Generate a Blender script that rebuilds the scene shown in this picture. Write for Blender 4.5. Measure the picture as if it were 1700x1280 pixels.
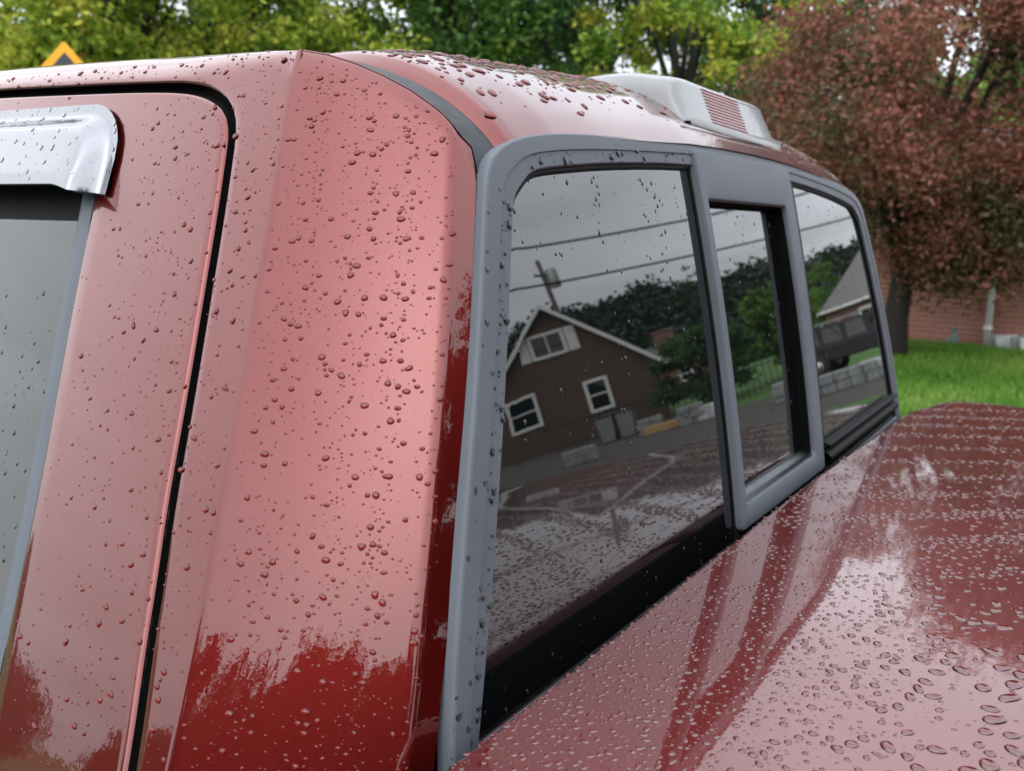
import bpy, math, random
import numpy as np
from mathutils import Matrix, Vector

for o in list(bpy.data.objects): bpy.data.objects.remove(o)
scn = bpy.context.scene
col = scn.collection
rng = np.random.default_rng(7)
random.seed(7)
R = math.radians
H0 = 1.70                       # eye height: truck coordinates have the camera at z = 0

# ------------------------------------------------------------------ camera
YAW, PITCH, ROLL = 0.57722, 0.17404, 0.02017
CAM = np.array([-0.40061, -0.36813, 0.0])
cam = bpy.data.cameras.new('camera'); camo = bpy.data.objects.new('camera', cam); col.objects.link(camo)
cy, sy, cp, sp = math.cos(YAW), math.sin(YAW), math.cos(PITCH), math.sin(PITCH)
Fv = np.array([cy*cp, sy*cp, -sp]); Rv = np.array([sy, -cy, 0.0]); Dv = np.cross(Fv, Rv)
R2 = math.cos(ROLL)*Rv - math.sin(ROLL)*Dv; D2 = math.sin(ROLL)*Rv + math.cos(ROLL)*Dv
M = Matrix.Identity(4)
for i in range(3):
    M[i][0] = R2[i]; M[i][1] = -D2[i]; M[i][2] = -Fv[i]
M[0][3], M[1][3], M[2][3] = CAM[0], CAM[1], CAM[2] + H0
camo.matrix_world = M
cam.sensor_width = 36; cam.lens = 1515.53/1700*36
cam.clip_start = 0.02; cam.clip_end = 2000
cam.dof.use_dof = True; cam.dof.focus_distance = 0.68; cam.dof.aperture_fstop = 11.0
scn.camera = camo

# ------------------------------------------------------------------ overcast sky
SUN_EL, SUN_AZ = R(36), R(-172)
world = bpy.data.worlds.new('World'); scn.world = world; world.use_nodes = True
nt = world.node_tree; N = nt.nodes; L = nt.links
bg = N['Background']; bg.inputs['Strength'].default_value = 0.12
sky = N.new('ShaderNodeTexSky'); sky.sky_type = 'NISHITA'; sky.sun_disc = False
sky.sun_elevation = SUN_EL; sky.sun_rotation = math.pi/2 - SUN_AZ
sky.air_density = 1.0; sky.dust_density = 4.0; sky.ozone_density = 1.0
hsv = N.new('ShaderNodeHueSaturation'); hsv.inputs['Saturation'].default_value = 0.25
L.new(sky.outputs[0], hsv.inputs['Color'])
tc = N.new('ShaderNodeTexCoord'); sep = N.new('ShaderNodeSeparateXYZ'); L.new(tc.outputs['Generated'], sep.inputs[0])
# cloud deck: luminance of a standard overcast sky, broken up by soft cloud structure
mx = N.new('ShaderNodeMath'); mx.operation = 'MAXIMUM'; mx.inputs[1].default_value = 0.0; L.new(sep.outputs[2], mx.inputs[0])
grad = N.new('ShaderNodeMath'); grad.operation = 'MULTIPLY_ADD'; grad.inputs[1].default_value = 2.2; grad.inputs[2].default_value = 2.15
L.new(mx.outputs[0], grad.inputs[0])
den = N.new('ShaderNodeMath'); den.operation = 'ADD'; den.inputs[1].default_value = 0.12; L.new(mx.outputs[0], den.inputs[0])
div = N.new('ShaderNodeVectorMath'); div.operation = 'DIVIDE'
cmb = N.new('ShaderNodeCombineXYZ')
for k in range(3): L.new(den.outputs[0], cmb.inputs[k])
L.new(tc.outputs['Generated'], div.inputs[0]); L.new(cmb.outputs[0], div.inputs[1])
noi = N.new('ShaderNodeTexNoise'); noi.inputs['Scale'].default_value = 0.9; noi.inputs['Detail'].default_value = 5; noi.inputs['Roughness'].default_value = 0.5
noi.inputs['Distortion'].default_value = 0.3
L.new(div.outputs[0], noi.inputs['Vector'])
mr = N.new('ShaderNodeMapRange'); mr.inputs['From Min'].default_value = 0.32; mr.inputs['From Max'].default_value = 0.68
mr.inputs['To Min'].default_value = 0.78; mr.inputs['To Max'].default_value = 1.20; L.new(noi.outputs['Fac'], mr.inputs['Value'])
# the cloud is brighter round the hidden sun
dt = N.new('ShaderNodeVectorMath'); dt.operation = 'DOT_PRODUCT'; L.new(tc.outputs['Generated'], dt.inputs[0])
dt.inputs[1].default_value = (math.cos(SUN_AZ)*math.cos(SUN_EL), math.sin(SUN_AZ)*math.cos(SUN_EL), math.sin(SUN_EL))
dm = N.new('ShaderNodeMath'); dm.operation = 'MAXIMUM'; dm.inputs[1].default_value = 0; L.new(dt.outputs['Value'], dm.inputs[0])
dp_ = N.new('ShaderNodeMath'); dp_.operation = 'POWER'; dp_.inputs[1].default_value = 3; L.new(dm.outputs[0], dp_.inputs[0])
gl_ = N.new('ShaderNodeMath'); gl_.operation = 'MULTIPLY_ADD'; gl_.inputs[1].default_value = 0.30; gl_.inputs[2].default_value = 1.0; L.new(dp_.outputs[0], gl_.inputs[0])
gm = N.new('ShaderNodeMath'); gm.operation = 'MULTIPLY'; L.new(grad.outputs[0], gm.inputs[0]); L.new(gl_.outputs[0], gm.inputs[1])
mul = N.new('ShaderNodeMath'); mul.operation = 'MULTIPLY'; L.new(gm.outputs[0], mul.inputs[0]); L.new(mr.outputs[0], mul.inputs[1])
ccol = N.new('ShaderNodeVectorMath'); ccol.operation = 'SCALE'; ccol.inputs[0].default_value = (0.94, 1.0, 1.08); L.new(mul.outputs[0], ccol.inputs['Scale'])
mixw = N.new('ShaderNodeMix'); mixw.data_type = 'RGBA'; mixw.inputs['Factor'].default_value = 0.88
L.new(hsv.outputs[0], mixw.inputs['A']); L.new(ccol.outputs[0], mixw.inputs['B']); L.new(mixw.outputs['Result'], bg.inputs['Color'])

sun = bpy.data.lights.new('sun', 'SUN'); sun.energy = 0.5; sun.angle = R(170); sun.color = (1, 0.97, 0.93)
suno = bpy.data.objects.new('sun', sun); col.objects.link(suno)
suno.rotation_euler = Vector((math.cos(SUN_AZ)*math.cos(SUN_EL), math.sin(SUN_AZ)*math.cos(SUN_EL), math.sin(SUN_EL))).to_track_quat('Z', 'Y').to_euler()

scn.view_settings.view_transform = 'Standard'; scn.view_settings.look = 'None'
scn.view_settings.gamma = 1; scn.view_settings.use_curve_mapping = False
scn.view_settings.exposure = 2.28
scn.render.engine = 'CYCLES'
scn.cycles.max_bounces = 10; scn.cycles.transmission_bounces = 8; scn.cycles.glossy_bounces = 6

# ------------------------------------------------------------------ materials
MAT = {}
def mat(name, color, rough=0.5, metallic=0.0, ior=1.5, coat=0.0, coat_rough=0.02, spec=0.5, var=0.0, vscale=8.0, bump=0.0, bscale=60.0, transm=0.0, rvar=0.0):
    m = bpy.data.materials.new(name); m.use_nodes = True
    b = m.node_tree.nodes['Principled BSDF']
    b.inputs['Base Color'].default_value = (*color, 1); b.inputs['Roughness'].default_value = rough
    b.inputs['Metallic'].default_value = metallic; b.inputs['IOR'].default_value = ior
    b.inputs['Coat Weight'].default_value = coat; b.inputs['Coat Roughness'].default_value = coat_rough
    b.inputs['Specular IOR Level'].default_value = spec; b.inputs['Transmission Weight'].default_value = transm
    n = m.node_tree.nodes; l = m.node_tree.links
    if var or bump or rvar:
        t = n.new('ShaderNodeTexCoord')
    if var or rvar:
        x = n.new('ShaderNodeTexNoise'); x.inputs['Scale'].default_value = vscale; x.inputs['Detail'].default_value = 6
        l.new(t.outputs['Object'], x.inputs['Vector'])
    if var:
        r = n.new('ShaderNodeMapRange'); r.inputs['From Min'].default_value = .25; r.inputs['From Max'].default_value = .75
        r.inputs['To Min'].default_value = 1-var; r.inputs['To Max'].default_value = 1+var; l.new(x.outputs['Fac'], r.inputs['Value'])
        s = n.new('ShaderNodeVectorMath'); s.operation = 'SCALE'; s.inputs[0].default_value = color
        l.new(r.outputs[0], s.inputs['Scale']); l.new(s.outputs[0], b.inputs['Base Color'])
    if rvar:
        r2 = n.new('ShaderNodeMapRange'); r2.inputs['From Min'].default_value = .3; r2.inputs['From Max'].default_value = .7
        r2.inputs['To Min'].default_value = max(0, rough-rvar); r2.inputs['To Max'].default_value = rough+rvar
        l.new(x.outputs['Fac'], r2.inputs['Value']); l.new(r2.outputs[0], b.inputs['Roughness'])
    if bump:
        y = n.new('ShaderNodeTexNoise'); y.inputs['Scale'].default_value = bscale; y.inputs['Detail'].default_value = 4
        l.new(t.outputs['Object'], y.inputs['Vector'])
        bp = n.new('ShaderNodeBump'); bp.inputs['Strength'].default_value = bump; bp.inputs['Distance'].default_value = 0.01
        l.new(y.outputs['Fac'], bp.inputs['Height']); l.new(bp.outputs[0], b.inputs['Normal'])
    MAT[name] = m; return m

def paint_mat(name, coat_ior, metal=0.8, red=(0.105, 0.0045, 0.0034)):
    m = mat(name, red, rough=0.32, metallic=metal, coat=1.0, coat_rough=0.01, spec=0.25)
    m.node_tree.nodes['Principled BSDF'].inputs['Coat IOR'].default_value = coat_ior
    n = m.node_tree.nodes; l = m.node_tree.links; b = n['Principled BSDF']
    t = n.new('ShaderNodeTexCoord')
    # metallic flake: very fine colour variation, and faint orange peel in the clear coat
    v = n.new('ShaderNodeTexNoise'); v.inputs['Scale'].default_value = 900; v.inputs['Detail'].default_value = 2; l.new(t.outputs['Object'], v.inputs['Vector'])
    r = n.new('ShaderNodeMapRange'); r.inputs['To Min'].default_value = .75; r.inputs['To Max'].default_value = 1.25; l.new(v.outputs['Fac'], r.inputs['Value'])
    s = n.new('ShaderNodeVectorMath'); s.operation = 'SCALE'; s.inputs[0].default_value = red; l.new(r.outputs[0], s.inputs['Scale']); l.new(s.outputs[0], b.inputs['Base Color'])
    o = n.new('ShaderNodeTexNoise'); o.inputs['Scale'].default_value = 140; o.inputs['Detail'].default_value = 2; l.new(t.outputs['Object'], o.inputs['Vector'])
    bp = n.new('ShaderNodeBump'); bp.inputs['Strength'].default_value = 0.014; bp.inputs['Distance'].default_value = 0.002
    l.new(o.outputs['Fac'], bp.inputs['Height']); l.new(bp.outputs[0], b.inputs['Coat Normal'])
paint_mat('red_paint', 1.53); paint_mat('red_cover_paint', 1.85, 0.6, (0.135, 0.006, 0.0045))
mat('tinted_glass', (0.003, 0.0035, 0.004), rough=0.0, ior=2.0)
mat('side_glass', (0.006, 0.009, 0.010), rough=0.0, ior=1.6)
mat('grey_trim', (0.098, 0.110, 0.130), rough=0.5, spec=0.22, var=0.10, vscale=14, bump=0.03, bscale=900, rvar=0.06)
mat('grey_strip', (0.045, 0.049, 0.055), rough=0.6, spec=0.2, var=0.25, vscale=60, bump=0.05, bscale=300)
mat('black_rubber', (0.0035, 0.0035, 0.004), rough=0.6, spec=0.15, var=0.2, vscale=40)
mat('black_void', (0.002, 0.002, 0.002), rough=0.9, spec=0.1)
mat('bare_metal', (0.10, 0.103, 0.11), rough=0.35, metallic=1.0, var=0.2, vscale=60)
mat('chrome', (0.23, 0.234, 0.252), rough=0.09, metallic=1.0, rvar=0.03, vscale=9)
mat('water', (1, 1, 1), rough=0.0, ior=1.33, transm=1.0)
# standing drops show the coat they sit on, without its bright surface reflection
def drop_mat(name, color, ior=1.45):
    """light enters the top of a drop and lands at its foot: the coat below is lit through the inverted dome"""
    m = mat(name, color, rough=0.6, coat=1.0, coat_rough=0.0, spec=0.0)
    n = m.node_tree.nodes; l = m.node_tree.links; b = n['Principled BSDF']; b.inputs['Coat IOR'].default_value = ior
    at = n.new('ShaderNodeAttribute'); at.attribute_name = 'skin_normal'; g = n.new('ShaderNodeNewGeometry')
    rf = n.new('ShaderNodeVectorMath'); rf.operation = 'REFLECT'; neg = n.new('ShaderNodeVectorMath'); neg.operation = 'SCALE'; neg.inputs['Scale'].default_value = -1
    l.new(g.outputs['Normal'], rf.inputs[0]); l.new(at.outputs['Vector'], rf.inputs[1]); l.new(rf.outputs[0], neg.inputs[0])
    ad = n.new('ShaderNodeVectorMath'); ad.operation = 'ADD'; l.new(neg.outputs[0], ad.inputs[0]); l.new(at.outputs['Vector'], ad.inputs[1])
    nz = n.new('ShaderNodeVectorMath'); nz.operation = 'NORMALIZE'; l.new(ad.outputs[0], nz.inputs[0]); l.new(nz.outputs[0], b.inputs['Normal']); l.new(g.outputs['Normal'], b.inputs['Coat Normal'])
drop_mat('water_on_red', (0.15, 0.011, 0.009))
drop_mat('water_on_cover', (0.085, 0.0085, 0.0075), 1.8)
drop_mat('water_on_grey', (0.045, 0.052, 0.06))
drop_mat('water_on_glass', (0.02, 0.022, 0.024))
mat('woods_floor', (0.012, 0.02, 0.012), rough=0.95, var=0.4, vscale=.2)
mat('lens_clear', (0.19, 0.195, 0.20), rough=0.25, spec=0.4, coat=0.5, coat_rough=0.02, var=0.05, vscale=20)
mat('lens_red', (0.46, 0.13, 0.14), rough=0.4, coat=0.0, spec=0.2)
mat('lamp_base', (0.12, 0.115, 0.105), rough=0.3, var=0.15, vscale=30, coat=0.5)
mat('tyre', (0.02, 0.02, 0.02), rough=0.85, bump=0.2, bscale=40)
mat('steel_rim', (0.45, 0.45, 0.46), rough=0.3, metallic=1.0)
mat('bark', (0.018, 0.014, 0.011), rough=0.9, var=0.4, vscale=6, bump=0.8, bscale=18)
mat('asphalt', (0.05, 0.05, 0.052), rough=0.7, var=0.3, vscale=2.5, bump=0.5, bscale=120, rvar=0.2)
mat('concrete', (0.26, 0.25, 0.235), rough=0.85, var=0.2, vscale=4, bump=0.2, bscale=60)
mat('mortar', (0.62, 0.56, 0.50), rough=0.9, var=0.15, vscale=9)
mat('white_paint', (0.72, 0.72, 0.70), rough=0.5, var=0.06, vscale=3)
mat('slate_shingle', (0.13, 0.125, 0.125), rough=0.8, var=0.3, vscale=5, bump=0.5, bscale=25)
mat('window_pane', (0.012, 0.016, 0.018), rough=0.03, ior=1.6)
mat('sign_yellow', (0.80, 0.36, 0.01), rough=0.4, var=0.08, vscale=6)
mat('sign_black', (0.035, 0.04, 0.05), rough=0.5)
mat('galvanised', (0.35, 0.36, 0.37), rough=0.45, metallic=0.8, var=0.15, vscale=10)
mat('stone_pale', (0.50, 0.51, 0.52), rough=0.8, var=0.2, vscale=7, bump=0.4, bscale=30)
mat('stone_grey', (0.24, 0.25, 0.25), rough=0.85, var=0.3, vscale=6, bump=0.5, bscale=30)
mat('statue_stone', (0.17, 0.21, 0.185), rough=0.9, var=0.35, vscale=18, bump=0.5, bscale=60)
mat('bin_grey', (0.20, 0.21, 0.22), rough=0.5, var=0.1)
mat('bin_lid', (0.03, 0.035, 0.045), rough=0.45)
mat('lumber', (0.50, 0.33, 0.14), rough=0.7, var=0.2, vscale=12)
mat('pole_wood', (0.10, 0.075, 0.055), rough=0.9, var=0.3, vscale=8)
mat('cable', (0.015, 0.015, 0.015), rough=0.7)
mat('fence_black', (0.012, 0.013, 0.013), rough=0.5)
mat('jeep_body', (0.022, 0.022, 0.025), rough=0.6, spec=0.3)
mat('soil', (0.062, 0.054, 0.046), rough=0.95, var=0.4, vscale=3, bump=0.8, bscale=20)

def brick_mat(name, c1, c2, mort, sc=1.0):
    m = bpy.data.materials.new(name); m.use_nodes = True
    n = m.node_tree.nodes; l = m.node_tree.links; b = n['Principled BSDF']; b.inputs['Roughness'].default_value = .9
    t = n.new('ShaderNodeTexCoord'); k = n.new('ShaderNodeTexBrick')
    mp = n.new('ShaderNodeMapping'); mp.inputs['Rotation'].default_value = (R(90), 0, 0)
    l.new(t.outputs['Object'], mp.inputs[0]); l.new(mp.outputs[0], k.inputs['Vector'])
    k.inputs['Color1'].default_value = (*c1, 1); k.inputs['Color2'].default_value = (*c2, 1); k.inputs['Mortar'].default_value = (*mort, 1)
    k.inputs['Scale'].default_value = sc; k.inputs['Brick Width'].default_value = .215; k.inputs['Row Height'].default_value = .075; k.inputs['Mortar Size'].default_value = .006
    l.new(k.outputs['Color'], b.inputs['Base Color'])
    bp = n.new('ShaderNodeBump'); bp.inputs['Strength'].default_value = .6; bp.inputs['Distance'].default_value = .01; bp.invert = True
    l.new(k.outputs['Fac'], bp.inputs['Height']); l.new(bp.outputs[0], b.inputs['Normal'])
    MAT[name] = m
brick_mat('brick_brown', (0.105, 0.062, 0.044), (0.080, 0.048, 0.036), (0.14, 0.11, 0.09))
brick_mat('brick_pink', (0.23, 0.105, 0.085), (0.18, 0.085, 0.07), (0.22, 0.17, 0.15))

def island_mat(name, cols, rough=0.6, transl=0.35, clump=.55):
    """per-leaf colour from a ramp"""
    m = bpy.data.materials.new(name); m.use_nodes = True
    n = m.node_tree.nodes; l = m.node_tree.links; b = n['Principled BSDF']; out = n['Material Output']
    g = n.new('ShaderNodeNewGeometry'); rp = n.new('ShaderNodeValToRGB')
    t = n.new('ShaderNodeTexCoord'); no = n.new('ShaderNodeTexNoise'); no.inputs['Scale'].default_value = .7; no.inputs['Detail'].default_value = 2
    l.new(t.outputs['Object'], no.inputs['Vector'])
    mr = n.new('ShaderNodeMapRange'); mr.inputs['From Min'].default_value = .3; mr.inputs['From Max'].default_value = .7; l.new(no.outputs['Fac'], mr.inputs['Value'])
    mm = n.new('ShaderNodeMix'); mm.inputs['Factor'].default_value = clump; l.new(g.outputs['Random Per Island'], mm.inputs['A']); l.new(mr.outputs[0], mm.inputs['B'])
    l.new(mm.outputs['Result'], rp.inputs['Fac'])
    e = rp.color_ramp.elements
    while len(e) < len(cols): e.new(0.5)
    for i, c in enumerate(cols): e[i].position = i/(len(cols)-1)*.8+.1; e[i].color = (*c, 1)
    l.new(rp.outputs['Color'], b.inputs['Base Color']); b.inputs['Roughness'].default_value = rough; b.inputs['Specular IOR Level'].default_value = .3
    if transl:
        tr = n.new('ShaderNodeBsdfTranslucent'); l.new(rp.outputs['Color'], tr.inputs['Color'])
        ms = n.new('ShaderNodeMixShader'); ms.inputs['Fac'].default_value = transl
        l.new(b.outputs[0], ms.inputs[1]); l.new(tr.outputs[0], ms.inputs[2]); l.new(ms.outputs[0], out.inputs['Surface'])
    MAT[name] = m
island_mat('leaf_maple', [(0.030, 0.034, 0.013), (0.075, 0.062, 0.024), (0.25, 0.082, 0.062), (0.15, 0.085, 0.032)], clump=.7)
island_mat('leaf_green', [(0.022, 0.065, 0.018), (0.07, 0.16, 0.03), (0.14, 0.26, 0.045), (0.24, 0.33, 0.06)])
island_mat('leaf_yellow', [(0.05, 0.12, 0.016), (0.17, 0.27, 0.025), (0.34, 0.38, 0.045), (0.50, 0.43, 0.065)])
island_mat('leaf_orange', [(0.10, 0.09, 0.015), (0.26, 0.15, 0.02), (0.40, 0.17, 0.03), (0.38, 0.22, 0.05)])
island_mat('leaf_dark', [(0.010, 0.024, 0.010), (0.018, 0.042, 0.016), (0.03, 0.06, 0.02), (0.022, 0.05, 0.022)])
island_mat('leaf_deep', [(0.02, 0.05, 0.018), (0.04, 0.095, 0.03), (0.07, 0.14, 0.04), (0.05, 0.12, 0.045)])
island_mat('leaf_hill', [(0.010, 0.020, 0.013), (0.016, 0.032, 0.018), (0.026, 0.045, 0.022), (0.03, 0.042, 0.02)], transl=.15)
island_mat('grass_blade', [(0.045, 0.14, 0.014), (0.085, 0.22, 0.024), (0.14, 0.28, 0.035), (0.27, 0.33, 0.08)], transl=.3)
island_mat('brick_clay', [(0.30, 0.125, 0.095), (0.40, 0.17, 0.13), (0.35, 0.15, 0.115), (0.23, 0.10, 0.08)], rough=.9, transl=0)

def grass_ground():
    m = bpy.data.materials.new('lawn'); m.use_nodes = True
    n = m.node_tree.nodes; l = m.node_tree.links; b = n['Principled BSDF']; b.inputs['Roughness'].default_value = .9
    t = n.new('ShaderNodeTexCoord'); a = n.new('ShaderNodeTexNoise'); a.inputs['Scale'].default_value = .6; a.inputs['Detail'].default_value = 8
    l.new(t.outputs['Object'], a.inputs['Vector']); r = n.new('ShaderNodeValToRGB'); l.new(a.outputs['Fac'], r.inputs['Fac'])
    e = r.color_ramp.elements; e[0].position = .3; e[0].color = (0.02, 0.07, 0.008, 1); e[1].position = .72; e[1].color = (0.09, 0.17, 0.022, 1)
    k = e.new(.5); k.color = (0.04, 0.125, 0.011, 1)
    l.new(r.outputs[0], b.inputs['Base Color'])
    MAT['lawn'] = m
grass_ground()

# ------------------------------------------------------------------ mesh helpers
def mesh_obj(name, verts, faces, material, parent=None, smooth=False, loc=None):
    me = bpy.data.meshes.new(name)
    v = np.asarray(verts, dtype=float)
    if isinstance(faces, np.ndarray):
        nf, k = faces.shape
        me.vertices.add(len(v)); me.vertices.foreach_set('co', v.ravel())
        me.loops.add(nf*k); me.loops.foreach_set('vertex_index', faces.ravel().astype(np.int32))
        me.polygons.add(nf); me.polygons.foreach_set('loop_start', np.arange(0, nf*k, k, dtype=np.int32)); me.polygons.foreach_set('loop_total', np.full(nf, k, dtype=np.int32))
        me.update(calc_edges=True)
    else:
        me.from_pydata(v.tolist(), [], faces); me.update()
    if smooth: me.polygons.foreach_set('use_smooth', np.ones(len(me.polygons), dtype=bool))
    if material: me.materials.append(MAT[material])
    o = bpy.data.objects.new(name, me); col.objects.link(o)
    if loc is not None: o.location = loc
    if parent: o.parent = parent
    return o
def tag(o, label=None, cat=None, group=None, kind=None):
    if label: o['label'] = label
    if cat: o['category'] = cat
    if group: o['group'] = group
    if kind: o['kind'] = kind
    return o
def empty(name, loc=(0, 0, 0), rz=0):
    o = bpy.data.objects.new(name, None); col.objects.link(o); o.location = loc; o.rotation_euler = (0, 0, rz); o.empty_display_size = .2
    return o
class MB:
    def __init__(s): s.v = []; s.f = []
    def add(s, v, f):
        b = len(s.v); s.v += [tuple(p) for p in v]; s.f += [tuple(i+b for i in q) for q in f]; return s
    def box(s, c, d, bev=0.0, rot=None):
        x, y, z = d[0]/2, d[1]/2, d[2]/2
        if bev <= 0:
            v = [(-x,-y,-z),(x,-y,-z),(x,y,-z),(-x,y,-z),(-x,-y,z),(x,-y,z),(x,y,z),(-x,y,z)]
            f = [(0,3,2,1),(4,5,6,7),(0,1,5,4),(1,2,6,5),(2,3,7,6),(3,0,4,7)]
        else:
            b = min(bev, x*.9, y*.9, z*.9); v = []; f = []
            def ring(zz, i):
                xx, yy = x-i, y-i
                return [(-xx+b,-yy,zz),(xx-b,-yy,zz),(xx,-yy+b,zz),(xx,yy-b,zz),(xx-b,yy,zz),(-xx+b,yy,zz),(-xx,yy-b,zz),(-xx,-yy+b,zz)]
            for zz, i in ((-z, b*.7), (-z+b*.7, 0), (z-b*.7, 0), (z, b*.7)): v += ring(zz, i)
            for k in range(3):
                for j in range(8): f.append((k*8+j, k*8+(j+1)%8, (k+1)*8+(j+1)%8, (k+1)*8+j))
            f.append(tuple(range(7, -1, -1))); f.append(tuple(range(24, 32)))
        if rot is not None: v = [tuple(rot @ Vector(p)) for p in v]
        return s.add([(p[0]+c[0], p[1]+c[1], p[2]+c[2]) for p in v], f)
    def tube(s, pts, rad, seg=8, cap=True):
        pts = [np.array(p, float) for p in pts]; n = len(pts)
        rad = rad if hasattr(rad, '__len__') else [rad]*n
        v = []; f = []
        for i, p in enumerate(pts):
            t = pts[min(i+1, n-1)]-pts[max(i-1, 0)]; t = t/(np.linalg.norm(t)+1e-9)
            a = np.cross(t, (0.31, 0.17, .93) if abs(t[2]) < .9 else (1, 0.1, 0)); a /= np.linalg.norm(a); b = np.cross(t, a)
            for j in range(seg):
                w = 2*math.pi*j/seg; v.append(p+rad[i]*(math.cos(w)*a+math.sin(w)*b))
        for i in range(n-1):
            for j in range(seg): f.append((i*seg+j, i*seg+(j+1) % seg, (i+1)*seg+(j+1) % seg, (i+1)*seg+j))
        if cap: f.append(tuple(range(seg-1, -1, -1))); f.append(tuple(range((n-1)*seg, n*seg)))
        return s.add(v, f)
    def lathe(s, prof, c=(0, 0, 0), seg=16, axis='z'):
        v = []; f = []
        for r, h in prof:
            for j in range(seg):
                w = 2*math.pi*j/seg; x, y = r*math.cos(w), r*math.sin(w)
                v.append((x+c[0], y+c[1], h+c[2]) if axis == 'z' else (h+c[0], x+c[1], y+c[2]) if axis == 'x' else (x+c[0], h+c[1], y+c[2]))
        for i in range(len(prof)-1):
            for j in range(seg): f.append((i*seg+j, i*seg+(j+1) % seg, (i+1)*seg+(j+1) % seg, (i+1)*seg+j))
        return s.add(v, f)
    def build(s, name, m, parent=None, smooth=False, loc=None): return mesh_obj(name, s.v, s.f, m, parent, smooth, loc)
def grid_faces(nu, nv, wrap=False, flip=False):
    f = []
    for i in range(nu-1):
        for j in range(nv if wrap else nv-1):
            q = (i*nv+j, i*nv+(j+1) % nv, (i+1)*nv+(j+1) % nv, (i+1)*nv+j)
            f.append(q[::-1] if flip else q)
    return f
def lerp(a, b, t): return a+(b-a)*t
def sstep(x, a, b):
    t = np.clip((x-a)/(b-a), 0, 1); return t*t*(3-2*t)
def resample(pts, n):
    p = np.array(pts, float); d = np.r_[0, np.cumsum(np.linalg.norm(np.diff(p, axis=0), axis=1))]
    t = np.linspace(0, d[-1], n); return np.stack([np.interp(t, d, p[:, k]) for k in range(p.shape[1])], 1)
def smooth_poly(pts, n, it=2):
    p = np.array(pts, float)
    for _ in range(it):
        q = [p[0]]
        for a, b in zip(p[:-1], p[1:]): q += [a*.75+b*.25, a*.25+b*.75]
        q.append(p[-1]); p = np.array(q)
    return resample(p, n)

# ================================================================== THE TRUCK
# truck coordinates: x to the truck's right, y forward, z relative to the eye; local = shifted so the Empty stands on the ground
truck = tag(empty('pickup_truck', (0.7, 0, 0)), 'wet dark red pickup truck with grey rear window frame and painted bed cover', 'pickup truck')
def tl(v):
    v = np.array(v, float); v[:, 0] -= 0.7; v[:, 2] += H0; return v
def part(name, v, f, m, parent=None, smooth=True): return mesh_obj(name, tl(v), f, m, parent or truck, smooth)
def mbpart(mb, name, m, parent=None, smooth=False): return part(name, mb.v, mb.f, m, parent, smooth)

TT = math.tan(0.18723)
def rear(x, z): return TT*z + 0.14529*(z+.15)**2 - 0.00408*(1-((x-.7)/.7)**2)
def rear_n(x, z):
    g = np.array([-0.00408*2*(x-.7)/.49, 1, -TT-2*.14529*(z+.15)]); return -g/np.linalg.norm(g)
def rp(x, z, off=0.0):
    """point on the cab's rear surface, off metres proud of it"""
    n = rear_n(x, z); return np.array([x, rear(x, z), z]) + off*n
def FL(z): return np.array([.1195+.362*z, rear(.12+.362*z, z)+.002, z])
ZS = [-1.35, -1.2, -.9, -.7, -.55, -.45, -.40]; XS = [-.10, -.13, -.165, -.168, -.155, -.130, -.1104]
def side_x(z):
    if z < -.40: return float(np.interp(z, ZS, XS))
    return .056+.382*z-.15*max(0, -.1-z)**2
def KL(z): return np.array([side_x(z), .138+.147*z, z])
def pillar(a, z):
    Fp, K = FL(z), KL(z)
    u = np.array([-math.sin(R(60)), math.cos(R(60)), 0])
    Q = Fp + .020*u; E1 = Fp+.0145*u; B2 = Q+(K-Q)*.055
    if a < .09: return lerp(Fp, E1, a/.09)
    if a < .2:
        t = (a-.09)/.11; return (1-t)**2*E1+2*t*(1-t)*Q+t*t*B2
    s = (a-.2)/.8; nn = np.array([-(K-B2)[1], (K-B2)[0], 0]); nn /= np.linalg.norm(nn)
    return lerp(B2, K, s) + nn*.0030*4*s*(1-s)
SEAM_A = [0, .03, .15, .25, .37, .52, .67, .83, 1.0]; SEAM_Z = [.036, .055, .071, .083, .095, .106, .115, .122, .1265]
def seam_z(a): return float(np.interp(a, SEAM_A, SEAM_Z))
def rail_top(y): return .1265+.030*(1-math.exp(-(y-.16)/.35)) if y > .16 else .1265
def rail_r(y): return .018+.03*sstep(y, .16, .34)
TH0 = math.atan(.382)
def side(y, l):
    """side skin: l is height up to the roof rail, then arc length round it"""
    r = rail_r(y); zt = rail_top(y); th1 = R(78)
    z1 = zt - r*(math.sin(th1)-math.sin(TH0))
    if l <= z1: return np.array([side_x(l), y, l])
    th = min(TH0+(l-z1)/(r*math.cos(TH0)*1.1), th1)
    return np.array([side_x(z1)+r*(math.cos(TH0)-math.cos(th)), y, z1+r*(math.sin(th)-math.sin(TH0))])
def side_top(y):
    r = rail_r(y); return rail_top(y)-r*(math.sin(R(78))-math.sin(TH0))+(R(78)-TH0)*r*math.cos(TH0)*1.1

# gap (shut line) round the rear door: (y, z)
GAP = [(.02, -.80), (.075, -.55), (.113, -.39), (.126, -.334), (.141, -.282), (.149, -.245), (.162, -.193), (.174, -.117), (.187, -.037), (.194, .005), (.200, .037), (.2065, .068), (.217, .084), (.235, .0945), (.258, .1015), (.29, .1055), (.365, .1095), (.458, .113), (.564, .117), (.8, .122), (1.15, .124)]
G = resample(smooth_poly(GAP, 200, 1), 160)
def off_poly(P, d):
    t = np.gradient(P, axis=0); t /= np.linalg.norm(t, axis=1)[:, None]
    return P+d*np.stack([t[:, 1], -t[:, 0]], 1)      # + = to the right of travel (outside: aft / up is left)
G_out = off_poly(G, -.0035); G_in = off_poly(G, .0035)
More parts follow.
